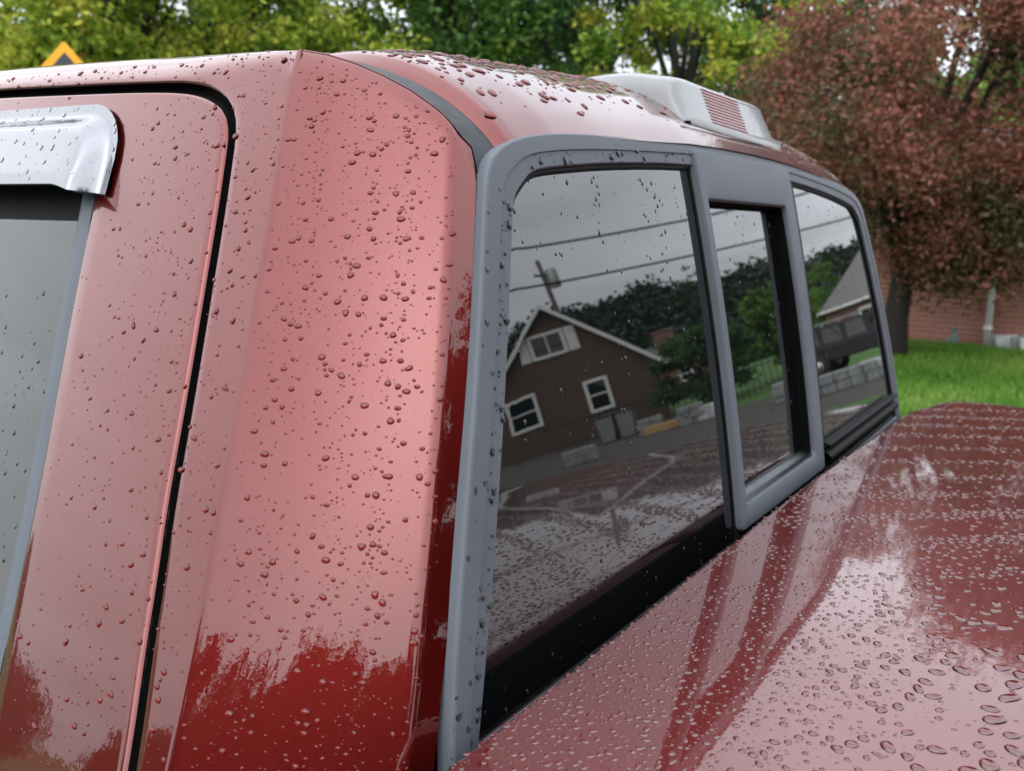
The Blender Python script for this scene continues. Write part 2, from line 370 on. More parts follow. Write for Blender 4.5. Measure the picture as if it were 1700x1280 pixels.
# ---- cab side panel: quarter strip + pillar in one skin
def gap_edge(s): return .0035*max(0, 1-s/.0045)**2
rows = []; 
corner_i = int(np.argmax(G_out[:, 1] > .086)); end_corner = int(np.argmax(G_out[:, 0] > .262))
jq = [0, .0012, .0025, .0045]; nq = 14
for i in range(len(G_out)):
    gy, gz = G_out[i]
    if i <= corner_i:
        t = (gz-G_out[0][1])/(G_out[corner_i][1]-G_out[0][1]); oz = lerp(-.80, side_top(.155)-.001, t**1.0)
        oz = gz if gz < .03 else lerp(.03, side_top(.155), (gz-.03)/(G_out[corner_i][1]-.03)); oy = KL(min(oz, .12))[1]
    elif i < end_corner:
        t = (i-corner_i)/(end_corner-corner_i); oy = lerp(.1556, .30, t); oz = side_top(oy)
    else: oy = lerp(.30, 1.15, (i-end_corner)/(len(G_out)-1-end_corner)); oz = side_top(oy)
    Wd = math.hypot(oy-gy, oz-gz); row = []; We = Wd-(.0035 if i <= corner_i else .0035*max(0, 1-(i-corner_i)/6))
    for s in jq + list(np.linspace(.009, We, nq)):
        t = s/Wd; p = side(lerp(gy, oy, t), lerp(gz, oz, t)); p = p+np.array([gap_edge(s), 0, 0]); row.append(p)
    rows.append(row)
nu, nv = len(rows), len(rows[0])
v = [p for r_ in rows for p in r_]; f = grid_faces(nu, nv, flip=True)
cab = part('cab_side_panel', v, f, 'red_paint')
# pillar between the crease and the window frame
AA = np.r_[[0, .03, .06], np.linspace(.09, .2, 9), np.linspace(.23, .972, 24)]
pv = []; ZN = 70
for a in AA:
    top = seam_z(a)
    for k in range(ZN):
        t = k/(ZN-1); z = lerp(-.80, top, 1-(1-t)**1.3)
        p = pillar(a, z); d = top-p[2]
        p = p + np.array([.5, .25, 0])*.006*max(0, 1-d/.010)**2     # edge rolled into the roof ditch
        pv.append(p)
pil = part('rear_pillar', pv, grid_faces(len(AA), ZN, flip=False), 'red_paint')

# softly rounded crease between the two
kv = []; kz = np.linspace(-.80, .1255, 80)
for z in kz:
    K = KL(z); A_s = side(K[1]+.0035, z); B_s = pillar(.972, z)
    for t in np.linspace(0, 1, 6): kv.append((1-t)**2*A_s+2*t*(1-t)*K+t*t*B_s)
part('pillar_crease', kv, grid_faces(len(kz), 6, flip=False), 'red_paint', pil)
# black reveal behind the shut line
gv = []
for i in range(len(G)):
    for q, dx in ((G_out[i], .002), (G_out[i], .012), (G_in[i], .012), (G_in[i], .002)):
        p = side(q[0], q[1]); gv.append(p+np.array([dx, 0, 0]))
part('door_shut_line', gv, grid_faces(len(G), 4), 'black_void', cab)

# ---- door
door = None
W_OUT = [(.25, -.47), (.275, -.39), (.299, -.293), (.315, -.218), (.337, -.116), (.349, -.045), (.358, .021), (.366, .055), (.378, .072), (.40, .079), (.46, .083), (.56, .087), (.8, .092), (1.12, .094)]
W = resample(smooth_poly(W_OUT, 200, 1), 160)
GI = G_in[G_in[:, 1] > -.47]; GI = resample(GI, 160)
# match by breakpoint: vertical part / corner / forward part
def match(P, n1, n2, zc, yc):
    i = int(np.argmax(P[:, 1] > zc)); j = int(np.argmax(P[:, 0] > yc)); 
    return np.r_[resample(P[:i+1], n1), resample(P[i:j+1], n2)[1:], resample(P[j:], n1)[1:]]
A_ = match(GI, 50, 16, .075, .262); B_ = match(W, 50, 16, .058, .40)
dv = []
for a, b in zip(A_, B_):
    Wd = np.linalg.norm(b-a)
    for s in jq+list(np.linspace(.009, Wd-.004, 12))+[Wd-.002, Wd]:
        q = a+(b-a)*s/Wd; e = gap_edge(s)+.5*gap_edge(Wd-s); dv.append(side(q[0], q[1])+np.array([e, 0, 0]))
door = part('rear_door', dv, grid_faces(len(A_), len(jq)+14, flip=True), 'red_paint')
# lower door skin
lv = []; zz = np.linspace(-1.25, -.462, 24); yy = np.linspace(0, 1, 20)
for z in zz:
    y0 = np.interp(z, [-1.25, -.80, -.55, -.462], [.02, .024, .079, .0985]) + .004
    for t in yy: lv.append(side(lerp(y0, 1.15, t), z))
part('door_lower_skin', lv, grid_faces(len(zz), len(yy), flip=True), 'red_paint', door)
# weatherstrip beside the window, black header, glass
def strip(outer, inner, name, m, parent, o1, o2, bulge):
    v = []
    for a, b in zip(outer, inner):
        for t in np.linspace(0, 1, 7):
            q = lerp(a, b, t); v.append(side(q[0], q[1])+np.array([lerp(o1, o2, t)-bulge*math.sin(math.pi*min(1, max(0, t))), 0, 0]))
    return part(name, v, grid_faces(len(outer), 7, flip=True), m, parent)
WI = [(.275, -.47), (.30, -.385), (.3235, -.285), (.337, -.218), (.361, -.116), (.372, -.045), (.383, .015), (.388, .05)]
so = smooth_poly(W_OUT[:8], 50, 1); si = smooth_poly(WI, 50, 1)
strip(so, si, 'window_weatherstrip', 'grey_trim', door, .001, .006, .004)
hv = []
for y in np.linspace(.345, 1.12, 12):
    for z in np.linspace(-.006, .09, 8): hv.append(side(y, z)+np.array([.013, 0, 0]))
part('window_header_channel', hv, grid_faces(12, 8, flip=False), 'black_rubber', door)
sgv = []
for y in np.linspace(0, 1, 20):
    for z in np.linspace(-.47, -.004, 16):
        yi = np.interp(z, [p[1] for p in WI], [p[0] for p in WI])-.008; sgv.append(side(lerp(yi, 1.12, y), z)+np.array([.012+.0, 0, 0]))
sglass = part('door_glass', sgv, grid_faces(20, 16, flip=False), 'side_glass', door)
# chrome vent visor over the door window
def visor(u, t):
    """u: distance along from the rear end, t: 0 top edge .. 1 bottom edge"""
    zt = .096+.012*u if u > 0 else .096
    zb = .0265+.004*min(u, .3)
    rc = .050
    if u < rc: zt = zt - rc*(1-math.sqrt(max(0, 1-(1-u/rc)**2)))*.95; zb = zb-.008*(1-sstep(u, 0, rc))
    z = lerp(zt, zb, t)
    d_edge = min((zt-z), u*1.0) if u < .3 else zt-z
    dd = max(zt-z, 0); fl = sstep(1/math.sqrt(1/(dd+1e-5)**2+1/(u+1e-5)**2), .008, .022)
    out = .004+fl*(.010+.012*min(1, (zt-z)/.06))
    return np.array([side_x(z)-out, .337+u+.05*(z-.03), z])
uu = np.r_[np.linspace(0, .06, 25)**1.0, np.linspace(.066, .75, 40)]; tt_ = np.linspace(0, 1, 28)
vv = [visor(u, t) for u in uu for t in tt_]; nV = len(vv)
# inner return along the bottom edge
ret = []
for u in uu:
    p = visor(u, 1); ret += [p+np.array([.002, 0, -.0012]), p+np.array([.012, 0, .004])]
fv = grid_faces(len(uu), 28, flip=False)
vis = part('vent_visor', vv, fv, 'chrome', door)
rv = []
for u in uu:
    p = visor(u, 1); rv += [p, p+np.array([.0015, 0, -.0016]), p+np.array([.0045, 0, -.0002]), p+np.array([.0075, 0, .012])]
part('visor_lip', rv, grid_faces(len(uu), 4), 'chrome', vis)

# ---- roof with ditch strip
OX = [.150, .181, .236, .312, .421, .51, .60, .70]; OZ = [.049, .061, .070, .076, .081, .0865, .089, .090]
def zb(x): x = .7-abs(x-.7); return float(np.interp(x, OX, OZ)) if x >= .15 else .049-(.15-x)*.8
def roof(x, y):
    yy_ = max(y-.014, -.004)
    fl = .0 if y < .9 else -.10*(max(0, y-.9)/.4)**2
    return np.array([x, y, zb(x)+.077*(lambda q: (q*(2-q))**.80)(min(1, max(0, yy_)/.17))+.012*(1-((x-.7)/.55)**2)*sstep(y, .05, .5)+fl])
RX = np.r_[np.linspace(.166, .25, 14), np.linspace(.27, 1.13, 48), np.linspace(1.15, 1.242, 14)]
RY = np.r_[np.linspace(.012, .30, 42), np.linspace(.33, 1.32, 26)]
rv = []
for y in RY:
    for x in RX:
        p = roof(x, y); e = min(x-.166, 1.242-x)
        p[2] -= .010*max(0, 1-e/.009)**2
        rv.append(p)
roofo = part('roof', rv, grid_faces(len(RY), len(RX)), 'red_paint')
sv = []
path = [(pillar(a, seam_z(a)), None) for a in np.linspace(0, 1, 30)]
L_in = [p for p, _ in path] + [side(y, side_top(y)) for y in np.linspace(.17, 1.2, 20)]
for p in L_in:
    y = max(p[1], .014); q = roof(.166, y)
    p1 = p + np.array([.003, 0, -.003]); q1 = q+np.array([-.0005, 0, -.0085])
    for t in np.linspace(0, 1, 7): sv.append(lerp(p1, q1, t)+np.array([0, 0, .0022*math.sin(math.pi*t)]))
part('roof_ditch_strip', sv, grid_faces(len(L_in), 7, flip=False), 'grey_strip')
dvv = []
for p in L_in:
    y = max(p[1], .014); q = roof(.166, y); p1 = p+np.array([.002, 0, -.001])
    dvv += [p1, p1+np.array([.004, 0, -.006]), q+np.array([-.002, 0, -.014])]
part('roof_ditch', dvv, grid_faces(len(L_in), 3, flip=False), 'black_void')

# ---- rear window frame (grey), a ring with a rounded section
def outer_curve():
    right = lambda pts: [(1.4-x, z) for x, z in pts[::-1]]
    Lp = [(.003, -.365), (.0155, -.29), (.045, -.2), (.083, -.1), (.119, -.002), (.1295, .025), (.137, .040), (.150, .0515), (.181, .063), (.236, .0715), (.312, .077), (.421, .082), (.51, .087), (.60, .0895), (.7, .0905)]
    return Lp+right(Lp)[1:]
def inner_curve():
    ztop = lambda x: .0668-.08328*(x-.7)**2-.08661*(x-.7)**4
    gx = lambda z: .0373+.362*(z+.33)
    Lp = [(gx(-.333), -.333), (gx(-.29), -.29), (gx(-.2), -.2), (gx(-.1), -.1), (gx(-.02), -.02), (gx(.005)+.001, .005), (gx(.018)+.003, .020), (.181, .030), (.191, .0365), (.208, .0415), (.25, ztop(.25)), (.32, ztop(.32)), (.42, ztop(.42)), (.52, ztop(.52)), (.62, ztop(.62)), (.7, ztop(.7))]
    return Lp+[(1.4-x, z) for x, z in Lp[::-1]][1:]
def ring_pts(P, n, bottom):
    # open curve up-over-down, closed along the bottom
    t = resample(smooth_poly(P, 300, 1), n); b = np.stack([np.linspace(t[-1][0], t[0][0], 60)[1:-1], np.linspace(t[-1][1], t[0][1], 60)[1:-1]], 1)
    return np.r_[t, b]
# equalise the parameter along both curves by breakpoints
def seg_curve(P, zc):
    P = np.array(smooth_poly(P, 600, 1)); n = len(P); i = int(np.argmax(P[:, 1] > zc)); j = n-1-int(np.argmax(P[::-1, 1] > zc))
    k1 = int(np.argmin(abs(P[:, 0]-.25)+(P[:, 1] < 0))); k2 = n-1-int(np.argmin(abs(P[::-1, 0]-1.15)+(P[::-1, 1] < 0)))
    Q = np.r_[resample(P[:i+1], 40), resample(P[i:k1+1], 24)[1:], resample(P[k1:k2+1], 70)[1:], resample(P[k2:j+1], 24)[1:], resample(P[j:], 40)[1:]]
    b = np.linspace(Q[-1], Q[0], 62)[1:-1]; return np.r_[Q, b]
OC = seg_curve(outer_curve(), -.005); IC = seg_curve(inner_curve(), -.02)
prof = [(0, -.006), (0, .0035), (.03, .0058), (.07, .0066), (.30, .0070), (.52, .0070), (.535, .0056), (.95, .0052), (.98, .0044), (1, .0030), (1.0, -.006)]
fvv = []
for a, b in zip(OC, IC):
    for t, o in prof:
        q = lerp(a, b, t); fvv.append(rp(q[0], q[1], o))
frame = part('rear_window_frame', fvv, grid_faces(len(OC)+1, len(prof))[:] if False else [((i*len(prof)+j), (i*len(prof)+j+1), (((i+1) % len(OC))*len(prof)+j+1), (((i+1) % len(OC))*len(prof)+j)) for i in range(len(OC)) for j in range(len(prof)-1)], 'grey_trim')

frame.data.set_sharp_from_angle(angle=R(24))
# ---- slider assembly
SX0, SX1, OX0, OX1 = .516, .846, .533, .806
SZ0, SZ1, OZ0, OZ1 = -.319, .0815, -.293, .029
def rrect(x0, x1, z0, z1, r, n=6):
    p = []
    for cx, cz, a0 in ((x0+r, z0+r, 180), (x1-r, z0+r, 270), (x1-r, z1-r, 0), (x0+r, z1-r, 90)):
        for k in range(n): w = R(a0+90*k/(n-1)); p.append((cx+r*math.cos(w), cz+r*math.sin(w)))
    return np.array(p)
def fine(P, per=.012):
    out = []
    for a, b in zip(P, np.roll(P, -1, axis=0)):
        n = max(1, int(np.linalg.norm(b-a)/.02)); out += [lerp(a, b, k/n) for k in range(n)]
    return np.array(out)
n_ = 6
so_ = rrect(SX0, SX1, SZ0, SZ1, .006, n_); si_ = rrect(OX0, OX1, OZ0, OZ1, .006, n_)
def fine2(P, Q):
    a_, b_ = [], []
    for i in range(len(P)):
        j = (i+1) % len(P); n = max(1, int(max(np.linalg.norm(P[j]-P[i]), np.linalg.norm(Q[j]-Q[i]))/.015))
        for k in range(n): a_.append(lerp(P[i], P[j], k/n)); b_.append(lerp(Q[i], Q[j], k/n))
    return np.array(a_), np.array(b_)
SO, SI = fine2(so_, si_)
def ring(SO, SI, prof, name, m, parent):
    v = [rp(*lerp(a, b, t), o) for a, b in zip(SO, SI) for t, o in prof]; k = len(prof); n = len(SO)
    return part(name, v, [(i*k+j, i*k+j+1, ((i+1) % n)*k+j+1, ((i+1) % n)*k+j) for i in range(n) for j in range(k-1)], m, parent)
slider = ring(SO, SI, [(0, -.004), (0, .0068), (.04, .0086), (.10, .0092), (.9, .0092), (.97, .0084), (1, .006), (1, .002)], 'slider_frame', 'grey_trim', truck)
slider.data.set_sharp_from_angle(angle=R(24))
ring(SI, np.array([((x-.672)*.995+.672, (z+.132)*.995-.132) for x, z in SI]), [(0, .0025), (1, .001), (1, -.012)], 'slider_jamb', 'black_void', slider)
# bare channel along the slider sill
mbv = []
for x in np.linspace(OX0+.001, OX1-.001, 14):
    for (dz, o) in ((.0005, .0055), (.002, .002), (.0025, -.003), (.0045, -.0035), (.005, -.006), (.007, -.0065), (.0075, -.011)): mbv.append(rp(x, OZ0+dz, o))
part('slider_sill_channel', mbv, grid_faces(14, 7, flip=True), 'bare_metal', slider)
def pane(name, x0f, x1f, z0, z1f, off, m, parent, nx=24, nz=24):
    v = []
    for i in range(nx):
        for j in range(nz):
            t = i/(nx-1); s = j/(nz-1)
            # x limits follow height, top limit follows x
            zt = z1f(lerp(x0f(z0), x1f(z0), t)); z = lerp(z0, zt, s); x = lerp(x0f(z), x1f(z), t); zt = z1f(x); z = lerp(z0, zt, s); v.append(rp(x, z, off))
    return part(name, v, grid_faces(nx, nz), m, parent)
ICf = IC[:198]
def itop(x): return float(np.interp(x, IC[30:168, 0], IC[30:168, 1]))+.004
gx = lambda z: .0373+.362*(z+.33)-.004
gl = pane('rear_glass', gx, lambda z: .5155, -.36, itop, -.001, 'tinted_glass', truck)
gr = pane('rear_glass', lambda z: .876, lambda z: 1.4-gx(z), -.36, itop, -.001, 'tinted_glass', truck)
gs = pane('slider_glass', lambda z: OX0-.004, lambda z: OX1+.004, OZ0-.004, lambda x: OZ1+.004, -.009, 'tinted_glass', slider, 16, 16)
# black seals: vertical beside the slider, thin line round the glass
for x0, x1, g_ in ((.5155, .524, gl), (.846, .878, gr)):
    sv = []
    for z in np.linspace(-.345, .066, 24):
        for t, o in ((0, -.0012), (.08, .002), (.5, .0035), (.92, .002), (1, -.0012)): sv.append(rp(lerp(x0, x1, t), z, o))
    part('glass_seal', sv, grid_faces(24, 5, flip=True), 'black_rubber', g_)
sv = []
for a, b in zip(OC, IC):
    d = (b-a)/np.linalg.norm(b-a)
    for t, o in ((-.0006, .0005), (.0008, .0022), (.0036, .0012), (.0046, -.0012)): sv.append(rp(*(b+d*t), o))
part('frame_seal', sv, [(i*4+j, i*4+j+1, ((i+1) % len(OC))*4+j+1, ((i+1) % len(OC))*4+j) for i in range(len(OC)) for j in range(3)], 'black_rubber', frame)
# lower sill piece in bare metal and the black moulding under the right pane
sv = []
for x in np.linspace(.046, .15, 16):
    for dz, o in ((-.3350, .0062), (-.3330, .0068), (-.3312, .005), (-.330, .001)): sv.append(rp(x, dz, o))
part('sill_bead', sv, grid_faces(16, 4, flip=True), 'bare_metal', frame)
for k, (za, zb_) in enumerate(((-.318, -.300), (-.297, -.287))):
    sv = []
    for x in np.linspace(.862, 1.345-.004*k, 24):
        for t, o in ((0, .000), (.15, .010), (.5, .014), (.85, .010), (1, .000)): sv.append(rp(x, lerp(za, zb_, t), o))
    part('lower_moulding', sv, grid_faces(24, 5, flip=True), 'black_rubber', frame)
# rear lower cab wall behind the gap
mb = MB(); mb.box((.7, .02, -.72), (1.66, .10, .70), .02); mbpart(mb, 'cab_back_wall', 'black_void')

# ---- high brake lamp on the roof edge
def lamp_surf(name, X, Zf, Yf): pass
lamp_v = []; LX = np.r_[[0, .004, .01, .02, .035, .05], np.linspace(.08, .92, 18), [.95, .965, .98, .99, .996, 1]]
def lamp_pt(t, s):
    """t across 0..1, s over the section: 0 bottom of rear face, .5 top edge, 1 front foot on the roof"""
    e = min(t, 1-t); taper = float(np.interp(e, [0, .004, .02, .05, .1], [-.03, .55, .86, .96, 1]))
    x = .555+.315*t
    base_y = .030+.045*((t-.5)*2)**2*.15
    zb0 = roof(x, base_y)[2]
    if s < .45:
        q = s/.45; y = base_y+.022*q; z = zb0+.002+.050*q*taper
    elif s < .6:
        q = (s-.45)/.15; y = base_y+.022+.02*q; z = zb0+.002+.050*taper+.004*math.sin(q*math.pi/2)*taper
    else:
        q = (s-.6)/.4; y = base_y+.042+.15*q; zr = roof(x, y)[2]
        z0 = zb0+.002+.054*taper; z = max(zr-.004, lerp(z0+.012*math.sin(q*math.pi)*taper, zr+.003*taper, q**1.6)) if taper > .1 else min(zr-.004, z0)
    xs = .7125+(x-.7125)*(1-.12*sstep(s, .55, 1))
    return np.array([xs, y, z])
SS = np.linspace(0, 1, 31)
lamp_v = [lamp_pt(t, s) for t in LX for s in SS]
lf = grid_faces(len(LX), len(SS))
lamp = part('brake_lamp', lamp_v, lf, 'lens_clear', roofo)
gv_ = []
for t in LX:
    p = lamp_pt(t, 0)
    for dy, dz in ((-.006, -.004), (-.006, .004), (-.001, .006)): gv_.append(p+np.array([0, dy, dz]))
part('lamp_gasket', gv_, grid_faces(len(LX), 3), 'lamp_base', lamp)
for k in range(11):
    sv = []; s = .07+.034*k
    for t in np.linspace(.235, .60, 8):
        for ds, o in ((0, .0002), (.003, .0011), (.009, .0011), (.012, .0002)):
            p = lamp_pt(t, s+ds); sv.append(p+np.array([0, -o, o*.3]))
    part('lamp_red_rib', sv, grid_faces(8, 4), 'lens_red', lamp)

# ---- bed cover
CY0, CZ = -.084, -.2972
def cover(x, y):
    e = min(x+.26, 1.66-x); edge = -.05*max(0, 1-e/.16)**2.2
    crown = .003*(1-((x-.7)/.95)**2)*sstep(-y, .05, .55)
    fw = .010+.07*sstep(x, 1.30, 1.6); fr = -(.012+.018*sstep(x, 1.30, 1.6))*max(0, 1-(CY0-y)/fw)**2
    und = .0006*math.sin(x*9+1.0)*math.sin(y*7+.6)
    return np.array([x, y, CZ+edge+crown+fr+und-.020*sstep(x, .6, 1.5)])
CX = np.r_[np.linspace(-.26, -.08, 24), np.linspace(-.06, 1.46, 90), np.linspace(1.48, 1.66, 24)]
CYs = np.r_[np.linspace(CY0, CY0-.012, 8), np.linspace(CY0-.02, CY0-.55, 46), np.linspace(CY0-.6, -1.95, 24)]
cv = [cover(x, y) for y in CYs for x in CX]
cov = part('bed_cover', cv, grid_faces(len(CYs), len(CX), flip=True), 'red_cover_paint')
lv_ = []
for x in CX:
    p = cover(x, CY0-.001)
    lv_ += [p+np.array([0, .0, .0005]), p+np.array([0, .002, -.003]), p+np.array([0, .002, -.05]), p+np.array([0, -.02, -.05])]
part('cover_front_lip', lv_, grid_faces(len(CX), 4, flip=True), 'black_rubber', cov)
# bed sides, tailgate, lower body, wheels, front: enough of the truck to stand up from another viewpoint
def bed_side(sx):
    v = []; prof = [(-.235, -.362), (-.30, -.355), (-.325, -.36), (-.335, -.40), (-.325, -.55), (-.300, -.62), (-.30, -.85), (-.275, -1.10)]
    ys = np.linspace(-2.0, -.10, 44)
    for y in ys:
        for px_, pz in prof:
            z = pz; d = math.hypot(y+1.02, 0)
            arch = -1.20+math.sqrt(max(0, .47**2-(y+1.02)**2)) if abs(y+1.02) < .47 else -9
            z = max(z, arch) if pz < -.6 else z
            v.append((px_ if sx < 0 else 1.4-px_, y, z))
    return part('bed_side', v, grid_faces(len(ys), len(prof), flip=sx > 0), 'red_paint')
bed_side(-1); bed_side(1)
mb = MB(); mb.box((.7, -2.0, -.70), (1.90, .07, .68), .02); tg = mbpart(mb, 'tailgate', 'red_paint')
mb = MB(); mb.box((.7, -2.045, -.55), (.22, .03, .07), .012); mbpart(mb, 'tailgate_handle', 'black_rubber', tg)
mb = MB(); mb.box((.7, -2.12, -1.12), (1.85, .14, .16), .04); mbpart(mb, 'rear_bumper', 'chrome')
for x in (-.22, 1.62):
    mb = MB(); mb.box((x, -2.035, -.62), (.14, .05, .36), .015); mbpart(mb, 'tail_lamp', 'lens_red')
mb = MB(); mb.box((.7, -1.05, -.75), (1.66, 1.84, .55)); mbpart(mb, 'bed_box', 'black_void')
mb = MB(); mb.box((.7, .8, -1.22), (1.5, 5.3, .16)); mbpart(mb, 'chassis', 'black_void')
# right-hand side of the cab, mirrored
rz_ = [-1.25, -1.0, -.7, -.5, -.4, -.3, -.2, -.1, 0, .06, .10, .125]
rvv = [(1.4-side_x(z), y, z) for z in rz_ for y in np.linspace(.10, 2.1, 24)]
part('cab_right_side', rvv, grid_faces(len(rz_), 24), 'red_paint')
rvv = [((1.4-pillar(a, min(z, seam_z(a)))[0]), pillar(a, min(z, seam_z(a)))[1], min(z, seam_z(a))) for a in np.linspace(0, 1, 12) for z in np.linspace(-.8, .127, 24)]
part('rear_pillar', rvv, grid_faces(12, 24, flip=True), 'red_paint')
# front door, windscreen, bonnet
fv2 = [side(y, z) for z in np.linspace(-1.25, -.45, 14) for y in np.linspace(1.158, 2.25, 14)]
fd = part('front_door', fv2, grid_faces(14, 14, flip=True), 'red_paint')
fv2 = [side(y if True else 0, z)+np.array([.012, 0, 0]) for z in np.linspace(-.45, .10, 8) for y in np.linspace(1.158, 2.0-.6*0, 10)]
fv2 = [side(lerp(1.158, lerp(2.15, 1.45, (z+.45)/.55), t), z)+np.array([.012, 0, 0]) for z in np.linspace(-.45, .11, 8) for t in np.linspace(0, 1, 10)]
part('door_glass', fv2, grid_faces(8, 10, flip=True), 'side_glass', fd)
wv = [(lerp(.16-.2*s, 1.24+.2*s, t), lerp(1.30, 2.15, s)+.06*math.sin(math.pi*t), lerp(.07, -.42, s)) for s in np.linspace(0, 1, 12) for t in np.linspace(0, 1, 14)]
part('windscreen', wv, grid_faces(12, 14), 'tinted_glass')
hv = [(lerp(-.10, 1.5, t), lerp(2.12, 3.45, s), -.44-.10*s**2-.10*abs(2*t-1)**6) for s in np.linspace(0, 1, 12) for t in np.linspace(0, 1, 18)]
part('bonnet', hv, grid_faces(12, 18), 'red_paint')
for sx in (0, 1):
    ys = np.linspace(2.25, 3.5, 30); pr = [(-.10, -.52), (-.155, -.58), (-.165, -.8), (-.15, -1.2)]; v = []
    for y in ys:
        for px_, pz in pr:
            arch = -1.20+math.sqrt(max(0, .46**2-(y-2.85)**2)) if abs(y-2.85) < .46 else -9
            v.append((px_ if sx == 0 else 1.4-px_, y, max(pz, min(arch, -.6))))
    part('front_wing', v, grid_faces(len(ys), 4, flip=sx > 0), 'red_paint')
mb = MB(); mb.box((.7, 3.5, -.82), (1.6, .12, .42), .04); gr_ = mbpart(mb, 'grille', 'chrome')
for x in (.05, 1.35):
    mb = MB(); mb.box((x, 3.53, -.74), (.26, .10, .18), .03); mbpart(mb, 'headlight', 'lens_clear')
mb = MB(); mb.box((.7, 3.58, -1.16), (1.8, .16, .20), .05); mbpart(mb, 'front_bumper', 'chrome')
for x in (-.20, 1.60):
    for y in (-1.02, 2.85):
        sg = -1 if x < 0 else 1
        mb = MB(); mb.lathe([(.22, -.11), (.34, -.115), (.372, -.09), (.38, 0), (.372, .09), (.34, .115), (.22, .11)], (x+(.04 if sg < 0 else -.04), y, -1.32), 28, 'x'); wh = mbpart(mb, 'wheel', 'tyre', smooth=True)
        mb = MB(); mb.lathe([(.225, .06*sg), (.20, .09*sg), (.17, .05*sg), (.07, .06*sg), (.06, .10*sg), (.001, .10*sg)], (x+(.04 if sg < 0 else -.04), y, -1.32), 24, 'x'); mbpart(mb, 'rim', 'steel_rim', wh, True)

# ---- rain drops: domes of water standing on each skin
def dome_template(seg, rings):
    v = []; f = []
    for k in range(rings):
        for j in range(seg): v.append((k, j))
    for k in range(rings-1):
        for j in range(seg): f.append((k*seg+j, k*seg+(j+1) % seg, (k+1)*seg+(j+1) % seg, (k+1)*seg+j))
    return v, f
def rain(name, samples, parent, wm, flat=.42, seed=1, sag=.0, stretch=(1.0, 1.35), big=.0022):
    """samples: list of (point, normal, downhill/long direction, radius)"""
    r_ = np.random.default_rng(seed); V = []; Fq = []; SN = []; base = 0
    cell = {}; keep = []; q = .008
    for sm in sorted(samples, key=lambda t: -t[3]):
        c = tuple(int(math.floor(k/q)) for k in sm[0]); ok = True
        for dx in (-1, 0, 1):
            for dy in (-1, 0, 1):
                for dz in (-1, 0, 1):
                    for o_ in cell.get((c[0]+dx, c[1]+dy, c[2]+dz), ()):
                        if ((sm[0]-o_[0])**2).sum() < (1.15*(sm[3]+o_[3]))**2: ok = False
        if ok: cell.setdefault(c, []).append(sm); keep.append(sm)
    samples = keep
    for p, n, d, rad in samples:
        seg, prf = (14, [(1.0, -.10), (.98, .22), (.88, .55), (.66, .84), (.36, .97), (.02, 1.0)]) if rad > big else (8, [(1.0, -.10), (.94, .38), (.66, .82), (.02, 1.0)])
        n = n/np.linalg.norm(n); d = d-n*(d@n); d = d/(np.linalg.norm(d)+1e-9); e = np.cross(n, d)
        w = 2*np.pi*np.arange(seg)/seg
        shp = 1+.10*r_.normal()*np.cos(2*w+r_.uniform(0, 6.28))+.07*r_.normal()*np.cos(3*w+r_.uniform(0, 6.28))
        st = r_.uniform(*stretch); h = rad*flat*r_.uniform(.8, 1.15)
        for rr, hh in prf:
            off = d*(sag*rad*max(0, hh)*.5)
            V.append(p+off+n*(h*hh)+np.outer(rad*rr*shp*np.cos(w)*st, d)+np.outer(rad*rr*shp*np.sin(w)/math.sqrt(st), e))
        for k in range(len(prf)-1):
            a = base+k*seg+np.arange(seg); b = base+k*seg+(np.arange(seg)+1) % seg
            Fq.append(np.stack([a, b, b+seg, a+seg], 1))
        SN.append(np.tile(n, (seg*len(prf), 1))); base += seg*len(prf)
    o = mesh_obj(name, tl(np.concatenate(V)), np.concatenate(Fq), wm, parent, True)
    at = o.data.attributes.new('skin_normal', 'FLOAT_VECTOR', 'POINT'); at.data.foreach_set('vector', np.concatenate(SN).astype(np.float32).ravel())
    o['kind'] = 'stuff'; return o
def num_n(fn, a, b, ea, eb, sign=1):
    p = fn(a, b); n = np.cross(fn(a+ea, b)-p, fn(a, b+eb)-p); return p, sign*n/np.linalg.norm(n)
def two(hi): return rsize(.0003, .0010, 1.5) if rng.random() < .6 else rsize(.0008, hi, 2.2)
def rsize(lo, hi, k=2.6): return lo+(hi-lo)*rng.random()**k
DOWN = np.array([0, 0, -1.0]); YF = np.array([0, 1.0, 0])
S = []
